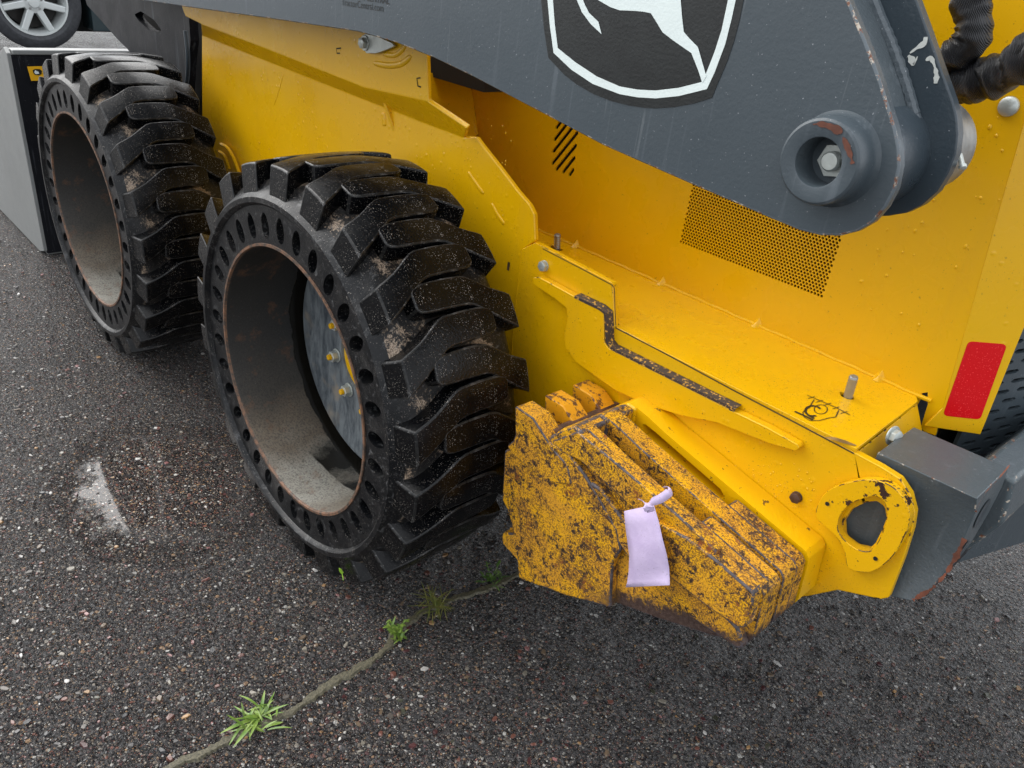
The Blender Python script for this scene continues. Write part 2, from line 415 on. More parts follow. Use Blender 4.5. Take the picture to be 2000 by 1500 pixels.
def asphalt():
    N = NT("wet_exposed_aggregate_asphalt")
    co = N.co('Object')
    warp = N.t.nodes.new("ShaderNodeVectorMath"); warp.operation = 'ADD'
    nz = N.noise(120, 2, col=True)
    sc = N.t.nodes.new("ShaderNodeVectorMath"); sc.operation = 'SCALE'; N.t.links.new(nz, sc.inputs[0]); sc.inputs['Scale'].default_value = .004
    N.t.links.new(co, warp.inputs[0]); N.t.links.new(sc.outputs[0], warp.inputs[1]); w = warp.outputs[0]
    binder = N.mix(N.mr(N.noise(7, 3), .3, .7), (.0048, .0049, .0054), (.0085, .0083, .0086))
    pal = [(0, (.03, .029, .030)), (.30, (.055, .052, .052)), (.50, (.095, .083, .078)), (.63, (.16, .125, .095)), (.73, (.17, .075, .055)),
           (.79, (.27, .24, .20)), (.85, (.085, .035, .033)), (.90, (.28, .17, .09)), (.955, (.50, .48, .44))]
    base = binder; H = None
    for scale, keep, thr, hh in ((560, .30, .38, .40), (290, .34, .40, .70), (165, .58, .38, 1.0), (98, .86, .33, 1.2)):
        d = N.vor(scale, vec=w); c = N.vor(scale, out='Color', vec=w)
        sp = N.t.nodes.new("ShaderNodeSeparateColor"); N.t.links.new(c, sp.inputs[0])
        on = N.math('MULTIPLY', N.mr(d, thr, thr * 1.25, 1, 0), N.mr(sp.outputs[0], keep, keep + .01))
        base = N.mix(on, base, N.ramp(sp.outputs[1], pal, True))
        h = N.math('MULTIPLY', N.math('MULTIPLY', N.mr(d, 0, thr * 1.3, 1, 0, True), N.mr(sp.outputs[0], keep, keep + .01)), hh)
        H = h if H is None else N.math('MAXIMUM', H, h)
    fine = N.noise(900, 3, .7)
    base = N.mix(N.mr(fine, .62, .70, 0, .22), base, (.20, .18, .16))
    lump = N.mr(N.noise(125, 4, .62), .30, .70)
    lv = N.vor(150, 'SMOOTH_F1', vec=w)
    rough_h = N.math('ADD', N.math('MULTIPLY', H, .8), N.math('ADD', N.math('MULTIPLY', lump, 1.3), N.math('MULTIPLY', lv, -.9)))
    rough_h = N.math('ADD', rough_h, N.math('MULTIPLY', N.noise(400, 3, .7), .3))
    cav = N.mr(rough_h, .15, 1.35)
    base = N.mix(N.math('MULTIPLY', N.math('MULTIPLY', cav, N.mr(N.noise(240, 3, .7), .4, .65)), .45), base, (.105, .10, .098))  # lump tops greyed: sky sheen and hollow shade put into the colour
    # standing water: a low patch beside the rear wheel where the relief drowns
    sep = N.t.nodes.new("ShaderNodeSeparateXYZ"); N.t.links.new(co, sep.inputs[0])
    pd = N.math('SQRT', N.math('ADD', N.math('POWER', N.math('SUBTRACT', sep.outputs['X'], PUD.x), 2.), N.math('MULTIPLY', N.math('POWER', N.math('SUBTRACT', sep.outputs['Y'], PUD.y), 2.), 1.6)))
    low = N.math('ADD', N.mr(pd, .08, .37, 1, 0, True), N.math('MULTIPLY', N.math('SUBTRACT', N.noise(20, 6, .75), .5), 1.5))
    level = N.mr(low, .30, .66, -.4, 1.62)
    level = N.math('ADD', level, N.math('MULTIPLY', N.noise(26, 2), .04))
    pw = N.mr(N.math('SUBTRACT', level, rough_h), .06, .22)
    hh = N.math('MAXIMUM', rough_h, level)
    rg = N.mix(pw, N.mr(N.noise(5, 3), .3, .7, .10, .20), (.05,) * 3)
    return N.out(base, rough=rg, normal=N.bump(hh, 1.0, .0045), spec=N.math('MAXIMUM', N.math('MULTIPLY', pw, .33), N.math('MULTIPLY', N.mr(cav, 0, .8, .12, 1.0), N.mr(low, .0, .35, 1.0, .20))), coat=N.math('MULTIPLY', N.mr(N.math('SUBTRACT', level, rough_h), .2, .8), .28), coatr=.03)  # hollows less specular: their occlusion is put into the material
PUD = PZ(322, 945, 0); PUD.z = 0
M_ASPHALT = asphalt()
def stone_mat():
    N = NT("embedded_pebble")
    a = N.t.nodes.new("ShaderNodeAttribute"); a.attribute_name = "tone"
    return N.out(a.outputs['Color'], rough=.2, normal=N.bump(N.noise(400, 3), .3, .001))
M_STONE = stone_mat()
def silt():
    N = NT("sandy_silt"); return N.out(N.mix(N.mr(N.noise(260, 4, .7), .4, .62), (.040, .036, .020), (.13, .115, .07)), rough=.5, normal=N.bump(N.noise(400, 4, .7), .7, .002))
M_SILT = silt()
def leafm(name, a, b):
    N = NT(name); N.b.inputs['Subsurface Weight'].default_value = 0
    return N.out(N.mix(N.mr(N.noise(60, 3), .35, .65), a, b), rough=.4)
M_LEAF = leafm("fresh_green_leaf", (.09, .18, .025), (.20, .28, .05))
M_LEAF2 = leafm("dark_green_leaf", (.05, .12, .02), (.12, .20, .04))
M_STRAW = leafm("yellowed_grass", (.22, .20, .05), (.12, .15, .03))
def paper():
    N = NT("lilac_paper"); b = N.mix(N.mr(N.noise(30, 4), .35, .65), (.50, .40, .60), (.57, .47, .66))
    b = N.mix(N.mr(N.noise(330, 2), .69, .71, 0, .6), b, (.25, .20, .22))
    return N.out(b, rough=.7, normal=N.bump(N.noise(70, 5, .6), .5, .002))
M_PAPER = paper()
M_FABRIC = None

# ------------------------------------------------------------------ ground
bm = bmesh.new()
S = 60
vs = [bm.verts.new((x, y, 0)) for x, y in ((-S, -S), (S, -S), (S, S), (-S, S))]; bm.faces.new(vs)
ground = finish("asphalt_ground", bm, M_ASPHALT, smooth=False); ground["kind"] = "structure"

# silt-filled crack
crack_px = [(230, 1560), (330, 1497), (420, 1458), (490, 1420), (560, 1390), (610, 1358), (650, 1330), (705, 1300), (745, 1274), (772, 1238),
            (800, 1210), (850, 1183), (910, 1160), (960, 1143), (1010, 1120), (1100, 1075)]
cp = smooth_path([PZ(u, v, .004) for u, v in crack_px], 22)
bm = bmesh.new(); prev = None
for i, p in enumerate(cp):
    t = (cp[min(i + 1, len(cp) - 1)] - cp[max(i - 1, 0)]).normalized(); s = t.cross(Vector((0, 0, 1)))
    wl = .0085 + .008 * (noise.noise(p * 40) + .6 * noise.noise(p * 160)); wr = .0085 + .008 * (noise.noise(p * 40 + Vector((9, 3, 1))) + .6 * noise.noise(p * 170 + Vector((9, 3, 1))))
    row = [p + s * wl - Vector((0, 0, .0045)), p + s * wl * .6, p + Vector((0, 0, .0002)), p - s * wr * .6, p - s * wr - Vector((0, 0, .0045))]
    row = [bm.verts.new(q) for q in row]
    if prev:
        for k in range(4): bm.faces.new((prev[k], prev[k + 1], row[k + 1], row[k]))
    prev = row
o = finish("crack_silt", bm, M_SILT, ground); o["kind"] = "stuff"

# loose and embedded pebbles that stand proud of the binder
bm = bmesh.new(); lay = bm.loops.layers.float_color.new("tone")
tones = [(.03, .03, .033)] * 7 + [(.055, .05, .048)] * 7 + [(.10, .085, .07)] * 5 + [(.18, .12, .07)] * 2 + [(.17, .06, .04)] * 2 + [(.08, .025, .025)] * 2 + \
        [(.24, .21, .16)] * 2 + [(.07, .07, .045)] * 2 + [(.55, .52, .48), (.38, .20, .06), (.30, .12, .11)]
rnd = random.Random(3)
def pebble(x, y, r):
    c = Vector((x, y, -r * .3)); a = rnd.uniform(0, PI); sx = rnd.uniform(.62, 1.45); sz = rnd.uniform(.45, .75)
    q = Matrix.Rotation(a, 3, 'Z'); tone = rnd.choice(tones); k = rnd.uniform(.75, 1.2); tone = tuple(min(.8, (t * .8 + sum(tone) / 3 * .2) * k * .78) for t in tone)
    ring1 = []; ring2 = []
    n = 6
    for i in range(n):
        an = 2 * PI * i / n + rnd.uniform(-.25, .25); rr = r * rnd.uniform(.82, 1.12)
        ring1.append(bm.verts.new(c + q @ Vector((math.cos(an) * rr * sx, math.sin(an) * rr / sx, 0))))
        an += rnd.uniform(-.15, .3); rr *= rnd.uniform(.55, .75)
        ring2.append(bm.verts.new(c + q @ Vector((math.cos(an) * rr * sx, math.sin(an) * rr / sx, r * sz * rnd.uniform(.75, 1.05)))))
    fs = [bm.faces.new((ring1[i], ring1[(i + 1) % n], ring2[(i + 1) % n], ring2[i])) for i in range(n)] + [bm.faces.new(ring2)]
    for f in fs:
        for l in f.loops: l[lay] = (*tone, 1)
def in_view(x, y):
    d = Vector((x, y, 0)) - CAMPOS; z = d.dot(RF)
    if z < .2: return False
    u = 1000 + FPX * d.dot(RX) / z; v = 750 + FPX * d.dot(RD) / z
    return -150 < u < 2150 and 200 < v < 1650
cnt = 0
while cnt < 9000:
    x = rnd.uniform(-2.2, 1.6); y = rnd.uniform(-.9, 1.2)
    if not in_view(x, y): continue
    dist = (Vector((x, y, 0)) - CAMPOS).length
    if rnd.random() > (1.3 / dist) ** 1.5: continue
    pebble(x, y, min(.0085, (.0018 + rnd.expovariate(1 / .0018)))); cnt += 1
o = finish("pebbles", bm, M_STONE, ground, smooth=False, doubles=0); o["kind"] = "stuff"

# ------------------------------------------------------------------ the loader
loader = empty("skid_steer_loader", (0, .5, 0), "yellow and grey wheeled skid steer loader with solid tyres, filling the picture", "loader")
LP = Matrix.Translation((0, -.5, 0))
def Lc(o):            # children are modelled in world coordinates
    o.matrix_parent_inverse = LP; return o
class _L: pass
def part(o):
    o.parent = loader; o.matrix_parent_inverse = LP; return o
Z = lambda z: z + HUB
OUT = (0, -1, 0)

# ---- wheels
def tread_r(y): return .4125 - .006 * abs((y - .13) / .13) ** 2.5
def make_wheel():
    w = bpy.data.objects.new("wheel", None); w.empty_display_size = .05; link(w)
    # tyre carcass (axis along Y, hub at the origin)
    bm = bmesh.new(); n = 136
    NH = 34; per = n // NH
    def ringv(y, r, N=n): return [bm.verts.new((math.cos(2 * PI * i / N) * r, y, math.sin(2 * PI * i / N) * r)) for i in range(N)]
    def bridge(A, B, mi=0):
        for i in range(len(A)):
            f = bm.faces.new((A[i], A[(i + 1) % len(A)], B[(i + 1) % len(B)], B[i])); f.material_index = mi
    prof = [(.000, .334), (-.006, .3365), (-.009, .340), (-.009, .349), (-.004, .354), (.002, .360), (.010, .366), (.022, .3745), (.04, .377), (.13, .379), (.22, .377), (.238, .3745),
            (.250, .366), (.258, .352), (.262, .34), (.262, .262)]
    rings = [ringv(y, r) for y, r in prof]
    for k, (A, B) in enumerate(zip(rings, rings[1:])): bridge(A, B, 1 if 6 <= k <= 10 else 0)
    inner = ringv(0, .2665)
    # web with an oval pocket in every sector
    outer = rings[0]
    RC, RA, RT = .2985, .0235, .0135
    wall = 14
    for s in range(NH):
        a0 = 2 * PI * s / NH; ac = a0 + PI / NH
        o_ = [outer[(s * per + k) % n] for k in range(per + 1)]
        i_ = [inner[(s * per + k) % n] for k in range(per + 1)]
        mid_r = None
        ell = []
        for k in range(16):
            t = 2 * PI * k / 16
            rr = RC + RA * math.sin(t); aa = ac + RT * math.cos(t) * (1 - .12 * math.sin(t)) / RC
            ell.append((rr, aa))
        E0 = [bm.verts.new((math.cos(a) * r, 0, math.sin(a) * r)) for r, a in ell]
        E1 = [bm.verts.new((math.cos(ac + (a - ac) * .92) * (RC + (r - RC) * .95), .045, math.sin(ac + (a - ac) * .92) * (RC + (r - RC) * .95))) for r, a in ell]
        for k in range(16):
            bm.faces.new((E0[k], E0[(k + 1) % 16], E1[(k + 1) % 16], E1[k]))
        f = bm.faces.new(E1)
        # boundary: right side (angle a0+2pi/NH) etc.; ellipse index 0 is +angle side, 4 is outer, 8 is -angle, 12 is inner
        def bv(r, a): return bm.verts.new((math.cos(a) * r, 0, math.sin(a) * r))
        aR = a0 + 2 * PI / NH
        R_ = [i_[-1], bv(RC - .016, aR), bv(RC, aR), bv(RC + .016, aR), o_[-1]]
        L_ = [o_[0], bv(RC + .016, a0), bv(RC, a0), bv(RC - .016, a0), i_[0]]
        loop = R_ + [o_[3], o_[2], o_[1]] + L_ + [i_[1], i_[2], i_[3]]
        off = 14  # loop[0] is the inner right corner -> ellipse index 14
        for k in range(16):
            a, b = loop[k], loop[(k + 1) % 16]
            e0, e1 = E0[(off + k) % 16], E0[(off + k + 1) % 16]
            bm.faces.new((a, b, e1, e0))
    tyre = finish("tyre", bm, [M_SIDE, M_TREADBASE], w, doubles=2e-5, angle=35)
    # steel band, lip
    bm = bmesh.new()
    A = []
    for y, r in [(0, .2665), (-.0025, .2662), (-.0025, .2615), (.002, .2598)]: A.append(ringv(y, r))
    for a, b in zip(A, A[1:]): bridge(a, b)
    finish("rim_lip", bm, M_LIP, w)
    bm = bmesh.new(); A = []
    for y, r in [(.002, .2598), (.01, .259), (.16, .258), (.262, .258), (.262, .262)]: A.append(ringv(y, r))
    for a, b in zip(A, A[1:]): bridge(a, b)
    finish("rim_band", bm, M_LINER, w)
    # dished disc
    bm = bmesh.new(); A = []
    for y, r in [(.205, .2575), (.176, .2445), (.168, .238), (.1655, .228), (.170, .20), (.172, .15), (.169, .125), (.169, .082), (.178, .078), (.20, .078)]: A.append(ringv(y, r))
    for a, b in zip(A, A[1:]): bridge(a, b)
    finish("rim_disc", bm, M_DISC, w)
    bm = bmesh.new()
    lathe(bm, (0, .19, 0), (0, -1, 0), [(0, .077), (.012, .077), (.022, .070), (.026, .05), (.026, 0)], 40)
    finish("hub_cap", bm, M_YEL, w)
    # nuts
    bm = bmesh.new(); cyl(bm, (0, 0, 0), (0, -1, 0), .0155, .0155, .003, 20); 
    cyl(bm, (0, -.003, 0), (0, -1, 0), .0125, .0125, .013, 6); 
    nutme = finish("lug_nut", bm, M_ZINC, w, .0012)
    bm = bmesh.new(); cyl(bm, (0, -.016, 0), (0, -1, 0), .0068, .0058, .007, 14)
    return w, nutme, bm
def place_nuts(w, nut, bm):
    st = finish("wheel_stud", bm, M_YEL, w, .0008)
    for k in range(8):
        a = math.radians(14.6 + 45 * k)
        for base_o in (nut, st):
            oo = base_o if k == 0 else base_o.copy()
            if k: link(oo, w)
            oo.location = (math.cos(a) * .1016, .1685, math.sin(a) * .1016)
NL = 22
def lug_mesh(side):
    """one curved tread bar; side=+1 starts on the outer shoulder, -1 is its mirror from the inner shoulder"""
    bm = bmesh.new()
    #            y      s      half-width
    cl = [(.0005, -.056, .0300), (.014, -.050, .0295), (.03, -.042, .0280), (.046, -.0325, .0262), (.062, -.022, .0256), (.076, -.0125, .0255), (.088, -.0050, .0255),
          (.100, -.0012, .0255), (.13, .0, .0255), (.160, .0, .0252), (.180, -.0005, .0240), (.192, -.001, .0210), (.199, -.001, .0150)]
    sec = []
    for i, (y, s, hw) in enumerate(cl):
        a = cl[max(i - 1, 0)]; b = cl[min(i + 1, len(cl) - 1)]
        sl = (b[1] - a[1]) / (b[0] - a[0])       # the bar leans: measure its width square to its run
        hw2 = hw * math.sqrt(1 + min(1.0, sl * sl) * .10)
        R = tread_r(y); base = .372 if y > .02 else .3745 - .9 * (.02 - y)
        if i == 0: base = .353
        pts = []
        for ss, rr in ((s - hw2 - .0035, base), (s - hw2, R), (s - hw2 * .35, R + .0006), (s + hw2 * .35, R + .0006), (s + hw2, R), (s + hw2 + .0035, base)):
            th = ss / .41; yy = y if side > 0 else .256 - y
            if i == 0 and rr == base: yy += -.0025 * side
            if i == 0 and rr != base: yy += .004 * side
            pts.append(bm.verts.new((math.cos(th) * rr, yy, math.sin(th) * rr)))
        sec.append(pts)
    for A, B in zip(sec, sec[1:]):
        for k in range(5): bm.faces.new((A[k], A[k + 1], B[k + 1], B[k]))
    A = sec[0]; bm.faces.new(list(reversed(A))); bm.faces.new(sec[-1])
    return bm
wheelA, nut, stbm = make_wheel(); place_nuts(wheelA, nut, stbm)
protos = []
for side in (1, -1):
    protos.append(finish("tread_bar", lug_mesh(side), M_LUG, wheelA, .0032, 3, angle=50))
for k in range(NL):
    for j, pr in enumerate(protos):
        o = pr if k == 0 else pr.copy()
        if k: link(o, wheelA)
        o.rotation_euler = (0, -2 * PI * (k + .5 * j) / NL, 0)
wheelA.location = (0, 0, HUB); wheelA.rotation_euler = (0, math.radians(-1.5), 0); part(wheelA)
wheelA["label"] = "rear wheel with solid tyre, wheel nuts showing deep inside its band"
wheelB = wheelA.copy(); link(wheelB); part(wheelB)
for ch in list(wheelA.children):
    c = ch.copy(); link(c, wheelB)
wheelB.location = (-1.1285, 0, HUB); wheelB["label"] = "front wheel with solid tyre beside the bucket"
wheelB.rotation_euler = (0, math.radians(6), 0)

# far side pair, mostly hidden, they carry the other side of the machine
for x_ in (0, -1.1285):
    w2 = wheelA.copy(); link(w2); part(w2)
    for ch in list(wheelA.children):
        if ch.name.startswith(("tyre", "rim", "hub")): link(ch.copy(), w2)
    w2.location = (x_, 1.78, HUB); w2.rotation_euler = (0, 0, PI); w2["label"] = "far side wheel hidden behind the machine"
# ---- fender plate: folded sheet
YU, YL = .292, .330
bm = bmesh.new()
up = [(355, 14), (362, 32), (392, 47), (510, 92), (710, 171), (836, 199), (912, 251)]
lo = [(355, 14), (362, 34), (394, 68), (558, 133), (710, 193), (830, 240), (906, 268)]
V = lambda p: bm.verts.new(p)
U = [V(PY(u, v, YU)) for u, v in up]
top = [V(PY(u, v, YU)) for u, v in [(352, -60), (500, -70), (700, -50), (800, 0), (833, 70), (833, 112)]]
bm.faces.new([U[0], U[1], U[2], U[3], U[4], U[5], top[5], top[4], top[3], top[2], top[1], top[0]])
L = [V(PY(u, v, YL)) for u, v in lo[2:]]
for k in range(4):
    bm.faces.new((U[2 + k], U[3 + k], L[k + 1], L[k]))
A_ = V(PY(930, 268, YL))
low = [A_] + [V(PY(u, v, YL)) for u, v in [(945, 288), (972, 322), (1010, 372), (1034, 400), (1043, 418), (1045, 470), (1022, 488)]]
bx0, bx1 = PY(375, 165, YL), PY(1005, 650, YL)
low2 = [V((PY(1005, 650, YL).x, YL, Z(-.17))), V((-1.16, YL, Z(-.17)))]
bm.faces.new([L[0], L[1], L[2], L[3], L[4]] + low + low2)
fender = part(finish("fender_plate", bm, M_YEL, None, angle=20))
FOFF = 1 if fender.data.polygons[0].normal.y > 0 else -1
sm = fender.modifiers.new("solid", 'SOLIDIFY'); sm.thickness = .010; sm.offset = FOFF
bv = fender.modifiers.new("bevel", 'BEVEL'); bv.width = .0025; bv.segments = 3; bv.limit_method = 'ANGLE'; bv.angle_limit = math.radians(15); bv.harden_normals = True

# ---- chaincase side plate (with the tie-down eye)
YS = .3275
sp_px = [(1018, 487), (1045, 474), (1196, 553), (1201, 637), (1430, 757), (1670, 884), (1722, 912), (1758, 935), (1778, 965), (1787, 1000), (1782, 1035), (1765, 1090),
         (1735, 1168), (1720, 1171), (1636, 1153)]
lp = px_loop(sp_px, YS)
lp += [Vector((PY(1560, 1165, YS).x, Z(-.02))), Vector((.62, Z(-.17))), Vector((PY(1005, 650, YS).x + .004, Z(-.17)))]
eye = px_loop([(1648, 1050), (1646, 1020), (1663, 995), (1690, 982), (1712, 979), (1727, 990), (1731, 1012), (1722, 1035), (1710, 1060), (1697, 1073), (1672, 1068)], YS, .006, 2)
part(plate_y("chaincase_plate", lp, YS, YS + .012, M_YEL_WORN, None, [eye], .002, 3))
# raised eye ring
def sloop(pxs, y):
    q = [PY(u, v, y) for u, v in pxs]; q = [Vector((p.x, 0, p.z)) for p in q]; q = q[-2:] + q + q[:3]; path = smooth_path(q, 5); path = path[10:-11]
    return [Vector((p.x, p.z)) for p in path]
ro = sloop([(1596, 1010), (1602, 978), (1622, 955), (1660, 941), (1700, 936), (1738, 946), (1766, 972), (1778, 1005), (1768, 1045), (1745, 1085), (1715, 1110), (1690, 1117), (1658, 1108), (1650, 1075), (1632, 1045)], YS - .012)
ri = sloop([(1640, 1040), (1640, 1010), (1660, 985), (1690, 972), (1712, 969), (1728, 980), (1734, 1008), (1726, 1036), (1714, 1060), (1698, 1076), (1668, 1068)], YS - .012)
N_ = yellow_paint("yellow_paint_badly_chipped", .5, chips=.045); WORN[N_] = yellow_paint("yellow_paint_bare_edge", .5, wear=.09)
part(plate_y("tie_down_ring", ro, YS - .014, YS, N_, None, [ri], .0065, 4))
for u, v in ((1616, 984), (1710, 1091)):
    bm = bmesh.new(); c = PY(u, v, YS - .0146); cyl(bm, c, OUT, .003, .003, .0006, 14); part(finish("drain_hole", bm, M_BLACK, None))

# ---- ledge on top of the chaincase
zi, zo = Z(.252), Z(.247); YI = .55
lx0 = PY(1047, 486, YS).x; lA = Vector((lx0 - .0, YS + .012, zo)); 
ledge_pt = Vector((.5, YS, zo)); ledge_n = (Vector((1, 0, 0)).cross(Vector((0, YI - YS, zi - zo)))).normalized()
if ledge_n.z < 0: ledge_n = -ledge_n
LE = lambda u, v: onp(u, v, ledge_pt, ledge_n)
xe0 = PY(1670, 884, YS).x; xe1 = LE(1795, 782).x
outl = [Vector((.30, YS, zo)), Vector((xe0, YS, zo)), LE(1793, 783), Vector((xe1 - .01, YI, zi)), Vector((.05, YI, zi)), Vector((.05, YS + .02, zo))]
hole1 = [LE(u, v) for u, v in ((1077, 478), (1087, 482), (1099, 486), (1096, 490), (1085, 488), (1074, 482))]
hole2 = [LE(u, v) for u, v in ((1640, 765), (1652, 767), (1668, 775), (1667, 780), (1655, 779), (1643, 773))]
part(poly_slab("chaincase_lid", outl, ledge_n, .006, M_YEL_DIRTY, None, [hole1, hole2], .0012))
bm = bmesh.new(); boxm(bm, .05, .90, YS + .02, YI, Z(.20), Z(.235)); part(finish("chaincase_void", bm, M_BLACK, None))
# lid edge seam (thin dark joint along the side plate), vertical step piece
bm = bmesh.new(); nn = Vector((0, -1, 0))
ribbon(bm, [PY(u, v, YS - .0006) for u, v in ((1202, 640), (1300, 691), (1430, 761), (1560, 829), (1668, 886))], .0022, nn)
ribbon(bm, [PY(u, v, YS - .0006) for u, v in ((1060, 486), (1130, 522), (1196, 557), (1200, 563), (1201, 600), (1203, 641))], .0016, nn)
part(finish("lid_seam", bm, flat("dark_joint", (.06, .035, .01), .7), None, smooth=False))
# end flange of the chaincase facing the rear
c1 = PY(1670, 884, YS + .004); c2 = LE(1795, 782)
fl = [c1 + Vector((0, .004, -.004)), c2 + Vector((0, 0, -.006)), Vector((c2.x + .012, c2.y + .02, Z(.12))), Vector((c1.x + .006, YS + .016, Z(.222)))]
part(poly_slab("chaincase_end_plate", fl, (fl[1] - fl[0]).cross(fl[3] - fl[0]) * (1 if ((fl[1] - fl[0]).cross(fl[3] - fl[0])).x > 0 else -1), .006, M_YEL_WORN, None))
# little weld gussets at the back of the ledge
for u, v in ((1125, 478), (1285, 554), (1475, 634), (1705, 744)):
    b = LE(u, v + 3); bm = bmesh.new()
    P0 = [(-.011, 0, 0), (.011, 0, 0), (0, 0, .016), (-.004, -.014, 0), (.004, -.014, 0), (0, -.006, .008)]
    vs = [bm.verts.new(Vector((b.x, YI, zi)) + Vector(q)) for q in P0]
    for f in ((0, 3, 5), (0, 5, 2), (1, 2, 5), (1, 5, 4), (3, 4, 5)): bm.faces.new([vs[i] for i in f])
    part(finish("weld_gusset", bm, M_YEL, None, .0015))
bm = bmesh.new(); tube(bm, [Vector((.06 + i * .02, YI - .002, zi + .001 + .0008 * math.sin(i * 2.1))) for i in range(44)], .0035, 8)
part(finish("weld_seam", bm, M_YEL_DIRTY, None))
# studs through the ledge slots
for (u, v, h) in ((1088, 485, .030), (1656, 775, .036)):
    b = LE(u, v); bm = bmesh.new(); ax = Vector((0, -.15, 1)).normalized()
    prof = [(-.02, .0065)] + [(h * k / 14, .0062 + (.0006 if k % 2 else 0)) for k in range(14)] + [(h, .0058), (h + .0006, .0048), (h + .0006, 0)]
    lathe(bm, b, ax, prof, 16); part(finish("mounting_stud", bm, M_STEEL, None))

# ---- bolts on the side plate
def hex_bolt(c, axis, r, name="hex_bolt", washer=1.35, mat=M_ZINC, par=None):
    bm = bmesh.new(); axis = Vector(axis).normalized(); c = Vector(c)
    cyl(bm, c, axis, r * washer, r * washer, r * .22, 24)
    cyl(bm, c + axis * r * .22, axis, r, r, r * .75, 6, phase=.3)
    lathe(bm, c + axis * r * .97, axis, [(0, r * .82), (r * .06, r * .7), (r * .06, 0)], 18)
    return part(finish(name, bm, mat, None, .0008))
hex_bolt(PY(1064, 519, YS), OUT, .0095, washer=1.05)
hex_bolt(PX(1742, 850, xe0 + .012), (1, -.25, .15), .0105)
hex_bolt(PY(1557, 970, YS), OUT, .0085, washer=1.0, mat=M_RUSTDARK)
# rivet on the body panel
bm = bmesh.new(); lathe(bm, PY(1970, 208, YI - .001) , OUT, [(0, .0125), (.003, .0118), (.0055, .008), (.0065, 0)], 24); part(finish("dome_rivet", bm, M_ZINC, None))

# ---- body side panel with perforations and slots
A3 = PY(1925, 500, YI); B3 = PY(1840, 800, YI)
px0, px1, pz0 = .4345, .7125, Z(.3415)
pitch = (px1 - px0) / 47; rowp = pitch * .866
holes = []
for r in range(31):
    for c in range(48 if r % 2 == 0 else 47):
        cx = px0 + (c + (.5 if r % 2 else 0)) * pitch; cz = pz0 + r * rowp
        holes.append([Vector((cx + .0025 * math.cos(PI / 3 * k), cz + .0025 * math.sin(PI / 3 * k))) for k in range(6)])
def capsule(a, b, r, n=5):
    a = Vector(a); b = Vector(b); d = (b - a).normalized(); nrm = Vector((-d.y, d.x)); out = []
    for k in range(n + 1):
        t = -PI / 2 + PI * k / n; out.append(b + d * math.cos(t) * r + nrm * math.sin(t) * r)
    for k in range(n + 1):
        t = PI / 2 + PI * k / n; out.append(a + d * math.cos(t) * r + nrm * math.sin(t) * r)
    return out
for (a, b) in (((248, 712), (290, 655)), ((238, 778), (320, 672)), ((230, 845), (345, 700)), ((225, 912), (362, 742)), ((247, 945), (355, 812)), ((285, 960), (347, 880)), ((322, 975), (340, 948))):
    q = [PY(1000 + .35 * u, .35 * v, YI) for u, v in (a, b)]
    holes.append(capsule((q[0].x, q[0].z), (q[1].x, q[1].z), .0036))
ztop = Z(1.05)
n0 = PY(1812, 772, YI); n1 = PY(1799, 800, YI); n2 = PY(1796, 832, YI)
crx = lambda z: A3.x + (B3.x - A3.x) * (z - A3.z) / (B3.z - A3.z)
panel = [Vector((-.75, Z(.20))), Vector((PY(1797, 780, YI).x - .004, Z(.20))), Vector((PY(1797, 780, YI).x, PY(1797, 780, YI).z)), Vector((PY(1800, 768, YI).x, PY(1800, 768, YI).z)),
         Vector((PY(1812, 766, YI).x, PY(1812, 766, YI).z)), Vector((PY(1812, 790, YI).x, PY(1812, 790, YI).z)), Vector((n2.x + .002, n2.z)), Vector((PY(1799, 840, YI).x + .004, PY(1799, 840, YI).z)),
         Vector((crx(Z(.20)), Z(.205))), Vector((crx(Z(.25)), Z(.25))), Vector((crx(ztop), ztop)), Vector((-.75, ztop))]
part(plate_y("body_panel", panel, YI, YI + .004, M_YEL, None, holes, 0))
# rear corner flap bent away from the viewer
C3 = Vector((.990, .586, Z(.22)))
fn = (A3 - B3).cross(C3 - B3).normalized()
if fn.y > 0: fn = -fn
FL = lambda u, v: onp(u, v, B3, fn)
topc = Vector((crx(ztop), YI, ztop))
pr_ = FL(2000, 640); pr2 = FL(1915, 848)
flap = [topc, Vector((crx(Z(.25)), YI, Z(.25))), FL(1822, 838), FL(1910, 850), FL(1918, 845), pr_, pr_ + (pr_ - pr2) * 2.2]
flap = [topc] + [Vector((crx(Z(.25)), YI, Z(.25)))] + [FL(1805, 832)] + [FL(1915, 849)] + [pr_ + (pr_ - pr2) * 2.2]
flap = [p + fn * 0.0005 for p in flap]
part(poly_slab("rear_corner_panel", flap, fn, .005, M_YEL, None))
rf = [FL(u, v) + fn * .0012 for u, v in ((1891, 666), (1967, 672), (1914, 819), (1841, 811))]
part(poly_slab("red_reflector", rf, fn, .0009, M_RED, None, r=.007, n=5, bevel=0))
# dark engine bay behind the perforations
bm = bmesh.new(); boxm(bm, -.70, .86, YI + .03, 1.15, Z(-.15), Z(.9)); part(finish("engine_bay", bm, M_BLACK, None))
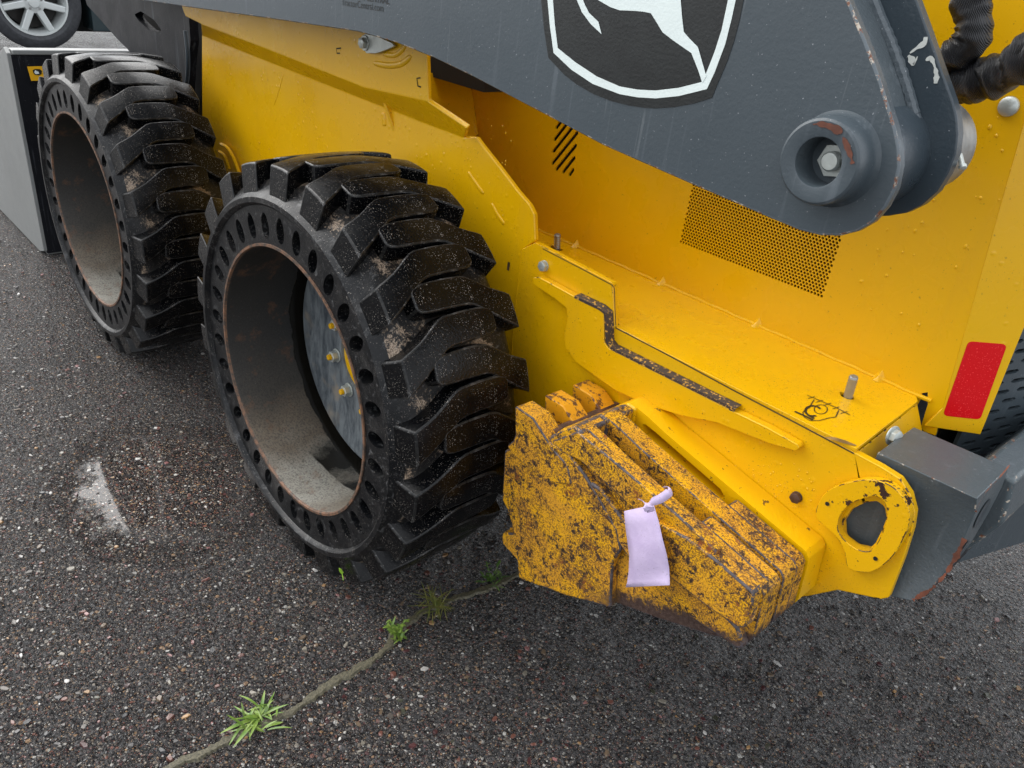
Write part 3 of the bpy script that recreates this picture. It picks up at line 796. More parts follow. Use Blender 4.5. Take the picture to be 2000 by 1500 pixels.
# louvred rear door, turned further round the corner
dd = Vector((math.cos(math.radians(72)), math.sin(math.radians(72)), 0)); dp = FL(1925, 790) - fn * .02 - Vector((.004, 0, 0)); dp.z = Z(.2); dn = Vector((dd.y, -dd.x, 0))
DO = lambda u, v: onp(u, v, dp, dn)
door = [DO(1850, 850), DO(2080, 420), dp + dd * .7 + Vector((0, 0, .6)), dp + dd * .7 - Vector((0, 0, .35)), Vector((dp.x, dp.y, Z(-.05)))]
door = [dp + Vector((-.06, 0, .7)) * 0 + Vector((0, 0, .7)), dp + dd * .8 + Vector((0, 0, .7)), dp + dd * .8 - Vector((0, 0, .3)), dp - Vector((0, 0, .3))]
lv = []
for r in range(26):
    for c in range(9):
        bse = dp + dd * (.03 + c * .050 + (r % 2) * .024) + Vector((0, 0, -.16 + r * .0175))
        lv.append([bse + dd * q[0] + Vector((0, 0, q[1])) for q in ((-.017, 0), (-.011, .0036), (.011, .0036), (.017, 0), (.011, -.0036), (-.011, -.0036))])
part(poly_slab("rear_door", door, dn, .006, M_GREY, None, lv, 0))
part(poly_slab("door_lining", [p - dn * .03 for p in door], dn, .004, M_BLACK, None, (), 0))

# ---- gusset between fender and body, dark void above it
gx = -.17
g = [Vector((gx - .02, YU + .012, Z(.535))), Vector((gx - .02, YI, Z(.512))), Vector((gx + .03, YI, Z(.40))), Vector((gx + .03, YL + .012, Z(.36)))]
part(poly_slab("fender_gusset", g, (1, 0, .4), .008, M_YEL_WORN, None))
bm = bmesh.new(); ribbon(bm, [PY(u, v, YI - .012) for u, v in ((836, 152), (870, 150), (906, 152))], .008, OUT)
tube(bm, [PY(u, v, YI - .006) for u, v in ((908, 150), (914, 180), (921, 220), (930, 262))], .0055, 8)
part(finish("gusset_weld", bm, M_YEL_WORN, None))
bm = bmesh.new(); boxm(bm, -.9, -.02, YI - .10, YI - .004, Z(.515), Z(.9)); part(finish("gap_shade_box", bm, M_BLACK, None))  # black box added for the shade in the gap above the gusset

# ---- loader arm
YA = .18
arm_px = [(-900, -160), (245, -3), (370, 14), (540, 38), (700, 62), (775, 84), (845, 112), (920, 148), (1000, 190), (1180, 285), (1350, 360), (1500, 425), (1560, 450), (1600, 460), (1640, 461), (1675, 452),
          (1705, 434), (1730, 405), (1748, 370), (1757, 325), (1756, 290), (1748, 250), (1720, 160), (1690, 80), (1657, 0), (1560, -260)]
lp = px_loop(arm_px[1:], YA)
p0 = PY(245, -3, YA); 
lp = [Vector((p0.x - .35, p0.z - .02)), Vector((p0.x - .02, p0.z))] + lp[1:] + [Vector((.55, Z(1.05))), Vector((-1.5, Z(.86))), Vector((-1.7, Z(.6)))]
bc = (.868, Z(.612))
bc_base = PY(1622, 305, YA)
arm = part(plate_y("arm_outer_plate", lp, YA, YA + .014, M_GREY, None, [], .0025, 3))
# inner flange
YF0, YF1 = .275, .292
in_px = [(1735, 422), (1770, 416), (1800, 401), (1830, 374), (1852, 338), (1867, 300), (1871, 262), (1868, 225), (1860, 195), (1840, 140), (1812, 60), (1790, 0), (1700, -240)]
q = px_loop(in_px, YF0)
q += [Vector((.5, Z(1.05))), Vector((-1.0, Z(.88))), Vector((-1.0, Z(.72))), Vector((-.2, Z(.66))), Vector((.35, Z(.60))), Vector((.70, Z(.56))), Vector((.83, Z(.54)))]
part(plate_y("arm_inner_plate", q, YF0, YF1, M_GREY_EDGE, None, [], .002, 3))
# web between the plates
e1 = [PY(u, v, YA + .014) for u, v in ((1600, -160), (1655, 5), (1690, 90), (1720, 175), (1738, 240), (1742, 262))]
bm = bmesh.new(); prev = None
for p in e1:
    p = Vector((p.x - .010, p.y, p.z)); a = bm.verts.new((p.x, YA + .008, p.z)); b = bm.verts.new((p.x, YF0 + .002, p.z)); c = bm.verts.new((p.x - .03, YA + .008, p.z - .004)); d = bm.verts.new((p.x - .03, YF0 + .002, p.z - .004))
    if prev:
        bm.faces.new((prev[0], prev[1], b, a)); bm.faces.new((prev[2], prev[0], a, c)); bm.faces.new((prev[1], prev[3], d, b))
    prev = (a, b, c, d)
bm.faces.new((prev[0], prev[1], prev[3], prev[2]))
part(finish("arm_web", bm, M_GREY_CAST, None, .002))
bm = bmesh.new(); ww = []
for i, p in enumerate(smooth_path([Vector((p.x - .008, YF0 - .004, p.z)) for p in e1], 14)):
    ww.append(p + Vector((.0004 * math.sin(i * 1.7), 0, 0)))
tube(bm, ww, lambda i: .0068 + .0003 * math.sin(i * 1.9), 10); part(finish("arm_weld", bm, grey_paint("grey_weld_paint", (.075, .092, .105), tex=.5), None))
# underside web of the arm
bm = bmesh.new(); prev = None
for u, v in ((370, 14), (700, 62), (845, 112), (1000, 190), (1350, 360), (1560, 450)):
    p = PY(u, v, YA); a = bm.verts.new((p.x, YA + .01, p.z + .02)); b = bm.verts.new((p.x, YF0 + .002, p.z + .03)); c = bm.verts.new((p.x, YA + .01, p.z + .03)); d = bm.verts.new((p.x, YF0 + .002, p.z + .04))
    if prev: bm.faces.new((prev[0], prev[1], b, a)); bm.faces.new((prev[2], prev[3], d, c))
    prev = (a, b, c, d)
part(finish("arm_underside", bm, M_GREY_EDGE, None))
# pivot tube between the plates and the boss outside
cb = PY(1597, 317, .1455); cb.y = 0
bm = bmesh.new(); lathe(bm, cb + Vector((0, YA + .012, 0)), (0, 1, 0), [(0, .058), (YF0 - YA - .012, .058)], 48); part(finish("pivot_tube", bm, M_GREY_EDGE, None))
bm = bmesh.new()
lathe(bm, cb, (0, 1, 0), [(.200, 0), (.200, .0235), (.150, .0235), (.146, .0245), (.1455, .026), (.1455, .0395), (.147, .0420), (.150, .0430), (.170, .0435), (.176, .045), (.181, .049)], 64)
part(finish("pivot_boss", bm, M_GREY, None, angle=25))
bm = bmesh.new(); cyl(bm, cb + Vector((.003, .187, 0)), OUT, .0180, .0180, .014, 6, phase=.2); cyl(bm, cb + Vector((.003, .190, 0)), OUT, .0225, .0225, .004, 24)
lathe(bm, cb + Vector((.003, .172, 0)), OUT, [(0, .0098)] + [(k * .0009, .0095 + (.0008 if k % 2 else 0)) for k in range(1, 9)] + [(.009, .0085), (.0092, 0)], 24)
part(finish("pivot_bolt", bm, M_ZINC, None, .0006))
for pts in (((1588, 238), (1600, 237), (1615, 240), (1628, 245), (1640, 252), (1643, 256)), ((1646, 262), (1652, 275), (1658, 290), (1663, 305), (1665, 315))):
    bm = bmesh.new(); pth = smooth_path([PY(u, v + 5, .1448) for u, v in pts], 8); ribbon(bm, pth, [max(.0003, .0062 * math.sin(PI * (i + .5) / len(pth)) ** .5 + .006 * noise.noise(q * 160)) for i, q in enumerate(pth)], OUT); part(finish("rust_patch", bm, M_RUSTRED, None, smooth=False))
# steel pin end seen behind the inner plate
bm = bmesh.new(); pc = Vector((.852, YF1, Z(.622))); lathe(bm, pc, (0, 1, 0), [(0, .052), (.075, .052), (.078, .049), (.078, 0)], 48); part(finish("pivot_pin", bm, M_STEEL, None))
bm = bmesh.new(); lathe(bm, PY(1878, 317, .30), (.6, -.5, -.6), [(-.01, .0028), (.003, .0028), (.0045, .0042), (.008, .0038), (.009, .002), (.009, 0)], 14); part(finish("grease_nipple", bm, M_ZINC, None))
# pale scrapes on the inner plate
def blotch(name, pts_w, y, mat):
    bm = bmesh.new(); pts = [PY(u, v, y) for u, v, w in pts_w]; path = smooth_path(pts, 5)
    ws = []
    for i in range(len(path)):
        t = i / (len(path) - 1) * (len(pts_w) - 1); k = min(int(t), len(pts_w) - 2); f = t - k
        ws.append(max(.0006, (pts_w[k][2] * (1 - f) + pts_w[k + 1][2] * f) * (1 + .7 * noise.noise(path[i] * 300))))
    ribbon(bm, path, ws, OUT); return part(finish(name, bm, mat, None, smooth=False))
blotch("paint_scrape", [(1777, 104, .001), (1790, 94, .003), (1805, 84, .006), (1808, 72, .003)], YF0 - .0006, M_SCRAPE)
blotch("paint_scrape", [(1774, 108, .002), (1780, 116, .006), (1784, 126, .003), (1792, 110, .001)], YF0 - .0006, M_SCRAPE)
blotch("paint_scrape", [(1808, 118, .001), (1818, 114, .005), (1825, 128, .002), (1829, 148, .005), (1827, 163, .004)], YF0 - .0006, M_SCRAPE)

# shield decal with the leaping animal's legs
def sheet(name, pxs, y, mat, par=None, k=None):
    bm = bmesh.new(); q = [PY(1000 + .35 * u, .35 * v, y) for u, v in pxs]
    slab_bm(bm, [Vector((p.x, p.z)) for p in q], [], lambda p: Vector((p[0], y, p[1])), lambda p: Vector((p[0], y + .0002, p[1])))
    return part(finish(name, bm, mat, None, smooth=False))
sheet("shield_decal", [(150, -330), (158, -150), (163, 0), (178, 160), (203, 322), (290, 415), (360, 470), (450, 522), (550, 562), (650, 588), (740, 601), (800, 604), (900, 598), (1020, 576), (1116, 545), (1150, 460), (1200, 345), (1240, 225), (1270, 110), (1292, 0), (1315, -170), (1325, -330)], YA - .0006, M_DECALBLACK)
sheet("shield_outline", [(190, -200), (198, 0), (212, 150), (232, 295), (330, 388), (450, 468), (600, 525), (700, 543), (800, 549), (930, 536), (1087, 497), (1130, 405), (1190, 245), (1225, 105), (1248, 0), (1270, -200),
                         (1235, -200), (1205, 0), (1170, 165), (1130, 290), (1082, 412), (1057, 458), (930, 490), (800, 505), (700, 500), (600, 482), (470, 425), (350, 345), (255, 268), (238, 130), (228, 0), (222, -200)], YA - .0010, M_DECALWHITE)
sheet("animal_emblem", [(480, 0), (420, -60), (700, -200), (935, -120), (941, 0), (948, 90), (958, 178), (990, 215), (1037, 263), (1062, 350), (1084, 425), (1062, 462), (1040, 395), (1001, 296), (960, 268), (900, 226), (840, 180), (810, 130), (775, 74), (740, 66), (690, 61), (600, 57), (550, 40)], YA - .0014, M_DECALWHITE)
sheet("animal_emblem", [(340, -60), (362, 0), (390, 68), (440, 135), (499, 190), (482, 122), (430, 72), (408, 30), (396, 0), (390, -60)], YA - .0014, M_DECALWHITE)
def text_on(name, body, size, origin, xd, yd, nrm, mat, bold=0.0, shear=0):
    cu = bpy.data.curves.new(name, 'FONT'); cu.body = body; cu.size = size; cu.resolution_u = 4; cu.offset = bold; cu.shear = shear
    tmp = bpy.data.objects.new("tmp_text", cu); COL.objects.link(tmp); bpy.context.view_layer.update()
    dg = bpy.context.evaluated_depsgraph_get(); me = bpy.data.meshes.new_from_object(tmp.evaluated_get(dg)); bpy.data.objects.remove(tmp)
    xd = Vector(xd).normalized(); nrm = Vector(nrm).normalized(); yd = Vector(yd).normalized()
    wdt = max(v.co.x for v in me.vertices) or 1
    for v in me.vertices: v.co = Vector(origin) + xd * v.co.x + yd * v.co.y
    me.materials.append(mat); o = bpy.data.objects.new(name, me); link(o); return part(o), wdt
a = PY(667, 10, YA - .0006); b = PY(750, 23, YA - .0006); L_ = (b - a).length
text_on("dealer_lettering", "TractorCentral.com", L_ * .121, a, b - a, Vector((-(b - a).z, 0, (b - a).x)), OUT, M_DECALBLACK)
a2 = PY(667, -6, YA - .0006); b2 = PY(752, 7, YA - .0006)
text_on("dealer_lettering", "TRACTOR CENTRAL", L_ * .12, a2, b2 - a2, Vector((-(b2 - a2).z, 0, (b2 - a2).x)), OUT, M_DECALBLACK, .0002)

# ---- latch, embossed ridges, drips on the fender
def yv(u, v): return PY(u, v, YU)
lt = px_loop([(703, 82), (712, 66), (735, 70), (764, 83), (770, 90), (758, 96), (735, 104), (715, 104)], YU - .010, .004, 3)
part(plate_y("latch_lever", lt, YU - .010, YU - .004, M_ZINC, None, [], .0015))
hex_bolt(PY(713, 84, YU - .010), OUT, .0105)
def bead(name, pts, y, r, mat=M_YEL, flatten=.5):
    bm = bmesh.new(); path = smooth_path([PY(u, v, y) for u, v in pts], 8)
    n = len(path); tube(bm, path, (lambda i: r * min(1, .35 + 1.6 * math.sin(PI * (i + .5) / n))), 10)
    for vv in bm.verts: vv.co.y = y + (vv.co.y - y) * flatten
    return part(finish(name, bm, mat, None, angle=60))
bead("pressed_ridge", [(730, 123), (760, 128), (785, 124), (803, 110)], YU, .006)
bead("pressed_ridge", [(748, 105), (770, 108), (785, 98), (792, 88)], YU, .005)
bead("paint_run", [(915, 336), (925, 352), (944, 378)], YL, .0045)
bead("paint_run", [(960, 398), (972, 420), (985, 438)], YL, .0045)
bead("paint_run", [(748, 220), (750, 232), (750, 246)], YL, .0075, flatten=.3)
bead("paint_run", [(553, 145), (545, 175), (535, 205)], YL, .002)
for c in (((666, 94), (657, 95), (658, 104), (664, 104)), ((821, 152), (814, 153), (816, 168), (822, 170))):
    bm = bmesh.new(); ribbon(bm, [PY(u, v, YU - .0006) for u, v in c], .0028, OUT); part(finish("slot_mark", bm, M_BLACK, None, smooth=False))
bm = bmesh.new(); ribbon(bm, [PY(u, v, YL - .0007) for u, v in ((994, 512), (992, 528))], .006, OUT); part(finish("slot_mark", bm, M_RUSTDARK, None, smooth=False))
bm = bmesh.new(); tube(bm, smooth_path([PY(u, v, YL - .001) for u, v in ((1020, 490), (1012, 560), (1003, 650), (1000, 720))], 6), .002, 8); part(finish("plate_seam", bm, M_YEL, None))
# bracket beside the front tyre
bm = bmesh.new(); tube(bm, smooth_path([PY(u, v, YL - .01) for u, v in ((432, 282), (445, 290), (458, 312), (470, 345))], 6), .005, 8); tube(bm, smooth_path([PY(u, v, YL - .01) for u, v in ((428, 296), (440, 306), (448, 330))], 6), .004, 8)
part(finish("wheel_side_bracket", bm, M_YEL_WORN, None))

bm = bmesh.new(); rr = random.Random(21)
def drop(c, n_, r, el=1.0):
    u_, v_, w_ = frame(n_)
    if abs(v_.z) < abs(u_.z): u_, v_ = v_, u_
    ring0 = [bm.verts.new(c + u_ * math.cos(k * PI / 4) * r + v_ * math.sin(k * PI / 4) * r * el) for k in range(8)]
    ring1 = [bm.verts.new(c + w_ * r * .38 + u_ * math.cos(k * PI / 4) * r * .62 + v_ * math.sin(k * PI / 4) * r * .62 * el) for k in range(8)]
    for k in range(8): bm.faces.new((ring0[k], ring0[(k + 1) % 8], ring1[(k + 1) % 8], ring1[k]))
    bm.faces.new(ring1)
for _ in range(70):
    u_, v_ = rr.uniform(1660, 1990), rr.uniform(150, 640)
    p_ = PY(u_, v_, YI - .0002)
    if p_.x < A3.x - .01 and u_ > 1650: drop(p_, OUT, rr.uniform(.0008, .0026), rr.uniform(1, 1.6))
for _ in range(90): drop(PY(rr.uniform(1400, 1590), rr.uniform(905, 1000), YS - .0002), OUT, rr.uniform(.0006, .0018), rr.uniform(1, 1.5))
for _ in range(120): drop(PY(rr.uniform(430, 1000), rr.uniform(200, 430), YL - .0002), OUT, rr.uniform(.0006, .0016), rr.uniform(1, 2))
o_ = part(finish("rain_drops", bm, M_YEL, None, angle=180, doubles=0)); o_["kind"] = "stuff"
# ---- guard bar on the side plate, its upper edge worn bare
YG = YS - .016
bar_px = [(1040, 543), (1052, 541), (1080, 556), (1118, 577), (1170, 604), (1179, 611), (1180, 668), (1188, 680), (1300, 736), (1430, 802), (1500, 836), (1557, 868), (1561, 876), (1553, 881),
          (1500, 866), (1400, 826), (1330, 812), (1260, 790), (1200, 762), (1165, 737), (1125, 708), (1104, 680), (1101, 655), (1108, 622), (1106, 602), (1085, 585), (1060, 568), (1041, 556)]
part(plate_y("guard_bar", px_loop(bar_px, YG, .003, 2), YG, YS - .0005, M_YEL_WORN, None, [], .0035, 3))
bm = bmesh.new()
wp = [(1122, 579), (1145, 590), (1170, 602), (1182, 612), (1184, 640), (1185, 668), (1194, 680), (1250, 708), (1310, 738), (1370, 768), (1436, 800)]
front = [PY(u, v, YG - .001) for u, v in wp]
prev = None
for i, p in enumerate(front):
    a = front[max(i - 1, 0)]; b = front[min(i + 1, len(front) - 1)]; t = (b - a).normalized(); up_ = Vector((-t.z, 0, t.x)) * (1 if -t.z * 0 + t.x > 0 or abs(t.x) < .3 else -1)
    if abs(t.x) < .3: up_ = Vector((1, 0, 0))
    if i in (0, len(front) - 1): wdh = .002
    q = [p - up_ * .003, p + up_ * .0012, Vector((p.x, YS - .0012, p.z)) + up_ * .0030]
    q = [bm.verts.new(x_) for x_ in q]
    if prev:
        for k in range(2): bm.faces.new((prev[k], prev[k + 1], q[k + 1], q[k]))
    prev = q
def worn_edge():
    N = NT("worn_bare_edge"); r = N.mr(N.noise(160, 4, .7), .56, .60)
    return N.out(N.mix(r, (.045, .032, .03), (.62, .34, .06)), rough=.55, normal=N.bump(N.noise(300, 3), .5, .001))
part(finish("guard_bar_worn_edge", bm, worn_edge(), None, smooth=False))

# ---- tie-down symbol on the ledge
bm = bmesh.new(); T = lambda pts, w: ribbon(bm, [LE(u, v) + ledge_n * .0006 for u, v in pts], w, ledge_n)
T([(1576, 772), (1604, 784), (1632, 796), (1660, 811)], .0016)
for u, v in ((1581, 774), (1597, 781), (1613, 787), (1629, 794), (1645, 803)): T([(u - 3, v + 5), (u + 10, v + 1)], .0013)
T([(1590, 781), (1580, 797)], .0016); T([(1638, 802), (1632, 815)], .0016)
T([(1580, 797), (1574, 800), (1568, 806), (1570, 815), (1582, 822), (1600, 822), (1618, 817), (1632, 815)], .0014)
ell = [(1603 + 13 * math.cos(t * PI / 8), 800 + 9 * math.sin(t * PI / 8)) for t in range(17)]; T(ell, .0014)
ell = [(1588 + 15 * math.cos(t * PI / 8), 803 + 10 * math.sin(t * PI / 8)) for t in range(3, 16)]; T(ell, .0038)
T([(1552, 804), (1570, 812), (1588, 821)], .0042); T([(1578, 811), (1590, 818)], .0045)
part(finish("tie_down_symbol", bm, M_DECALDARK, None, smooth=False, doubles=0))
for pts in (((1612, 855), (1630, 858), (1650, 864), (1672, 871)),):
    bm = bmesh.new(); ribbon(bm, [LE(u, v) + ledge_n * .0008 for u, v in pts], [.002, .009, .009, .003], ledge_n); part(finish("scuffed_patch", bm, flat("scuffed_primer", (.34, .20, .07), .5, 0, 200, .5), None, smooth=False))

# ---- rear bumper bracket
YB = .345
BL = [(1714, 884), (1690, 940), (1640, 985), (1630, 1060), (1650, 1110), (1680, 1150)]
BR = [(1908, 974), (1904, 1004), (1884, 1050), (1858, 1101), (1822, 1147), (1781, 1174)]
BY = [.345, .360, .367, .362, .351, .342]; BW = [.115, .10, .088, .070, .036, .010]
bm = bmesh.new(); rowsF = []
for i in range(6):
    l = PY(*BL[i], .3435); r = PY(*BR[i], BY[i]); mI = PY(BL[i][0] * .4 + BR[i][0] * .6, BL[i][1] * .4 + BR[i][1] * .6, BY[i]); rowsF.append([l, l.lerp(mI, .5), mI, mI.lerp(r, .5), r] + [r + Vector((0, BW[i], 0))])
p1 = rowsF[0][0]; p2 = rowsF[0][4]
top = [q + Vector((0, .115, 0)) for q in rowsF[0][:5]] + [rowsF[0][5] + Vector((0, 0, 0))]
G = [[bm.verts.new(q) for q in row] for row in rowsF]
T_ = [bm.verts.new(q + Vector((0, 0, .0))) for q in top[:5]]
for a_, b_ in zip(G, G[1:]):
    for k in range(5): bm.faces.new((a_[k], a_[k + 1], b_[k + 1], b_[k]))
for k in range(4): bm.faces.new((T_[k], T_[k + 1], G[0][k + 1], G[0][k]))
bmesh.ops.remove_doubles(bm, verts=bm.verts, dist=1e-4)
lv0 = bm.verts.new(rowsF[0][0] + Vector((-.004, .02, -.03)))
bmp = part(finish("bumper_bracket", bm, M_GREY_CAST, None, .016, 5, doubles=1e-5, angle=50))
s2 = bmp.modifiers.new("solid", 'SOLIDIFY'); s2.thickness = .008; s2.offset = -1; bmp.modifiers.move(1, 0)
for (t0, t1) in ((.18, .40), (.50, .70)):
    bm = bmesh.new(); ring = []
    for k in range(20):
        an = 2 * PI * k / 20; t = ((t0 + t1) / 2 + (t1 - t0) / 2 * math.sin(an)) * 5; i = min(4, int(t)); f = t - i
        c = rowsF[i][4].lerp(rowsF[i + 1][4], f); w = BW[i] * (1 - f) + BW[i + 1] * f
        ring.append(bm.verts.new(c + Vector((.0012, w * (.42 + .22 * math.cos(an)), 0))))
    bm.faces.new(ring); part(finish("bumper_pocket", bm, M_GREY_EDGE, None, smooth=False))
for pts, w_ in ((((1972, 908), (1950, 935), (1925, 962), (1912, 985), (1906, 1000)), [.001, .010, .004, .009, .001]), (((1884, 1052), (1866, 1090), (1846, 1122), (1822, 1148), (1800, 1162), (1783, 1172)), [.001, .004, .005, .009, .012, .008])):
    bm = bmesh.new(); pth = smooth_path([PX(u, v, p2.x + .002) if k_ < 3 and v < 990 else PY(u, v, .338) for k_, (u, v) in enumerate(pts)], 9)
    ribbon(bm, pth, [max(.0002, .0035 + .011 * noise.noise(q * 70) + .005 * noise.noise(q * 260)) for q in pth], OUT)
    part(finish("rust_edge", bm, M_RUSTRED, None, smooth=False))
# lightening pockets on the end face
def oval(name, c, a, b, nrm, ang, mat, d=.0006):
    bm = bmesh.new(); u, v, w = frame(nrm); e1_ = u * math.cos(ang) + v * math.sin(ang); e2 = -u * math.sin(ang) + v * math.cos(ang)
    vs = [bm.verts.new(Vector(c) + w * d + e1_ * a * math.cos(t * PI / 12) + e2 * b * math.sin(t * PI / 12)) for t in range(24)]; bm.faces.new(vs)
    vs2 = [bm.verts.new(Vector(c) - w * .01 + e1_ * a * .8 * math.cos(t * PI / 12) + e2 * b * .8 * math.sin(t * PI / 12)) for t in range(24)]
    return part(finish(name, bm, mat, None, smooth=False))
# rear cross member continuing behind
q0 = p2 + Vector((0, .13, 0))
bm = bmesh.new()
cs = [(p2.x - .03, p2.z - .012), (p2.x + .012, p2.z - .02), (p2.x + .022, p2.z - .085), (p2.x - .002, p2.z - .15), (p2.x - .05, p2.z - .17), (p2.x - .07, p2.z - .10)]
slab_bm(bm, [Vector(c) for c in cs], [], lambda p: Vector((p[0], YB + .126, p[1])), lambda p: Vector((p[0] + .02, 1.3, p[1])))
part(finish("rear_cross_member", bm, M_GREY_CAST, None, .006, 3))
bm = bmesh.new(); boxm(bm, .90, 1.04, YB + .10, 1.25, Z(.02), Z(.15)); part(finish("rear_frame", bm, M_DARK, None))
# belly
bm = bmesh.new(); boxm(bm, -1.10, .62, YL + .02, 1.45, Z(-.17), Z(.19)); boxm(bm, .62, .915, YS + .02, 1.45, Z(0.0), Z(.19)); part(finish("belly_frame", bm, M_DARK, None))

# ---- hydraulic hose sleeves
def sleeve_mat():
    N = NT("ribbed_black_sleeve")
    w = N.t.nodes.new("ShaderNodeTexWave"); w.inputs['Scale'].default_value = 210; w.inputs['Distortion'].default_value = 2.5; w.inputs['Detail'].default_value = 1
    N.t.links.new(N.co(rot=(.3, .6, .2)), w.inputs['Vector'])
    return N.out((.010, .010, .012), rough=.38, normal=N.bump(w.outputs['Fac'], .8, .0015), spec=.6)
M_SLEEVE = sleeve_mat()
def sleeve(pts, r, seed):
    bm = bmesh.new(); path = smooth_path(pts, 14)
    tube(bm, path, lambda i: r * (1 + .05 * math.sin(i * .9 + seed)), 28)
    for v in bm.verts:
        w = noise.noise(v.co * 28 + Vector((seed, 0, 0))) + .6 * noise.noise(v.co * 62 + Vector((seed, 2, 0)))
        # long diagonal gathers of the cloth
        near = min(path, key=lambda p: (p - v.co).length_squared); d = (v.co - near)
        v.co += d.normalized() * (w * r * .22 + r * .10 * math.sin((v.co.x * 1.0 + v.co.z * .8 - v.co.y * .4) * 150 + 3 * w))
    o = part(finish("hose_sleeve", bm, M_SLEEVE, None, angle=180)); o.modifiers.new("sub", 'SUBSURF').render_levels = 1
    return o
YH = .42
sleeve([PY(1905, -70, YH), PY(1897, 0, YH), PY(1902, 50, YH), PY(1885, 95, YH), PY(1840, 125, YH), PY(1800, 130, YH)], .0205, 1.3)
sleeve([PY(2090, 80, YH - .03), PY(2020, 112, YH - .02), PY(1960, 142, YH), PY(1900, 160, YH + .01), PY(1850, 165, YH + .02), PY(1800, 150, YH + .03)], .0225, 4.1)
sleeve([PY(2100, -10, YH - .02), PY(2040, 60, YH - .02), PY(1985, 120, YH - .015), PY(1930, 150, YH + .01), PY(1870, 175, YH + .02)], .019, 7.7)

# ---- front linkage and dark gap
part(plate_y("front_gap_plate", px_loop([(200, -80), (420, -80), (420, 60), (396, 160), (385, 250), (340, 260), (330, 120)], .47), .47, .49, M_BLACK, None))  # black plate stands in for the shaded gap beside the coupler
cpl = px_loop([(150, -60), (372, -60), (368, 20), (372, 80), (366, 140), (362, 240), (320, 250), (262, 112), (250, 97), (228, 75), (196, 38), (170, 10)], .36, .01, 3)
slot = px_loop([(262, 28), (275, 22), (300, 38), (316, 60), (309, 64), (290, 58), (272, 42)], .36, .004, 2)
part(plate_y("coupler_plate", cpl, .36, .385, M_DARK, None, [slot], .003))
bm = bmesh.new(); tube(bm, smooth_path([PY(u, v, .345) for u, v in ((362, 60), (367, 110), (366, 150), (358, 200), (352, 250))], 6), .006, 8); part(finish("coupler_edge", bm, M_GREY_EDGE, None))

# ---- bucket
XB = -1.93
tc = PX(20, 107, XB); te = PX(262, 94, XB)
bt = tc.z
back = [Vector((XB, tc.y, bt)), Vector((XB, 1.62, bt)), Vector((XB, 1.62, .06)), Vector((XB + .02, tc.y, .012))]
part(poly_slab("bucket_back", [Vector((XB, tc.y, bt)), Vector((XB, 1.62, bt)), Vector((XB, 1.62, .01)), Vector((XB, tc.y + .0, .01))], (1, 0, 0), .010, M_DARK, None))
M_BUCKET = grey_paint("worn_bucket_steel", (.20, .205, .20), tex=.15, rough=.45)
ys = tc.y
sd_ = [(XB, bt + .005), (XB - .03, bt + .02), (XB - .30, bt - .10), (XB - .62, .16), (XB - .75, .03), (XB - .74, .0), (XB - .06, .0), (XB, .02)]
part(plate_y("bucket_side", [Vector(p) for p in sd_], ys - .010, ys + .004, M_BUCKET, None, [], .003))
bm = bmesh.new(); boxm(bm, XB - .75, XB - .01, ys + .004, 1.62, 0.002, .02); part(finish("bucket_floor", bm, M_BUCKET, None))
bm = bmesh.new(); boxm(bm, XB - .045, XB + .006, ys + .006, 1.62, bt, bt + .016); part(finish("bucket_top_rail", bm, M_BUCKET, None, .004))
# maker's sticker on the bucket
SX = XB + .0115
st_px = [(53, 130), (90, 129), (92, 157), (61, 158)]
part(poly_slab("bucket_sticker", [PX(u, v, SX) for u, v in st_px], (1, 0, 0), .0008, flat("sticker_yellow", (.80, .42, .01), .4), None, bevel=0))
part(poly_slab("sticker_emblem", [PX(u, v, SX + .001) for u, v in ((64, 137), (68, 135), (78, 135), (82, 139), (81, 144), (77, 147), (68, 146), (65, 142))], (1, 0, 0), .0006, M_DECALDARK, None, bevel=0))
part(poly_slab("sticker_emblem", [PX(u, v, SX + .002) for u, v in ((67, 141), (69, 137), (72, 139), (75, 140), (77, 144), (70, 145), (68, 143))], (1, 0, 0), .0006, M_DECALWHITE, None, bevel=0))

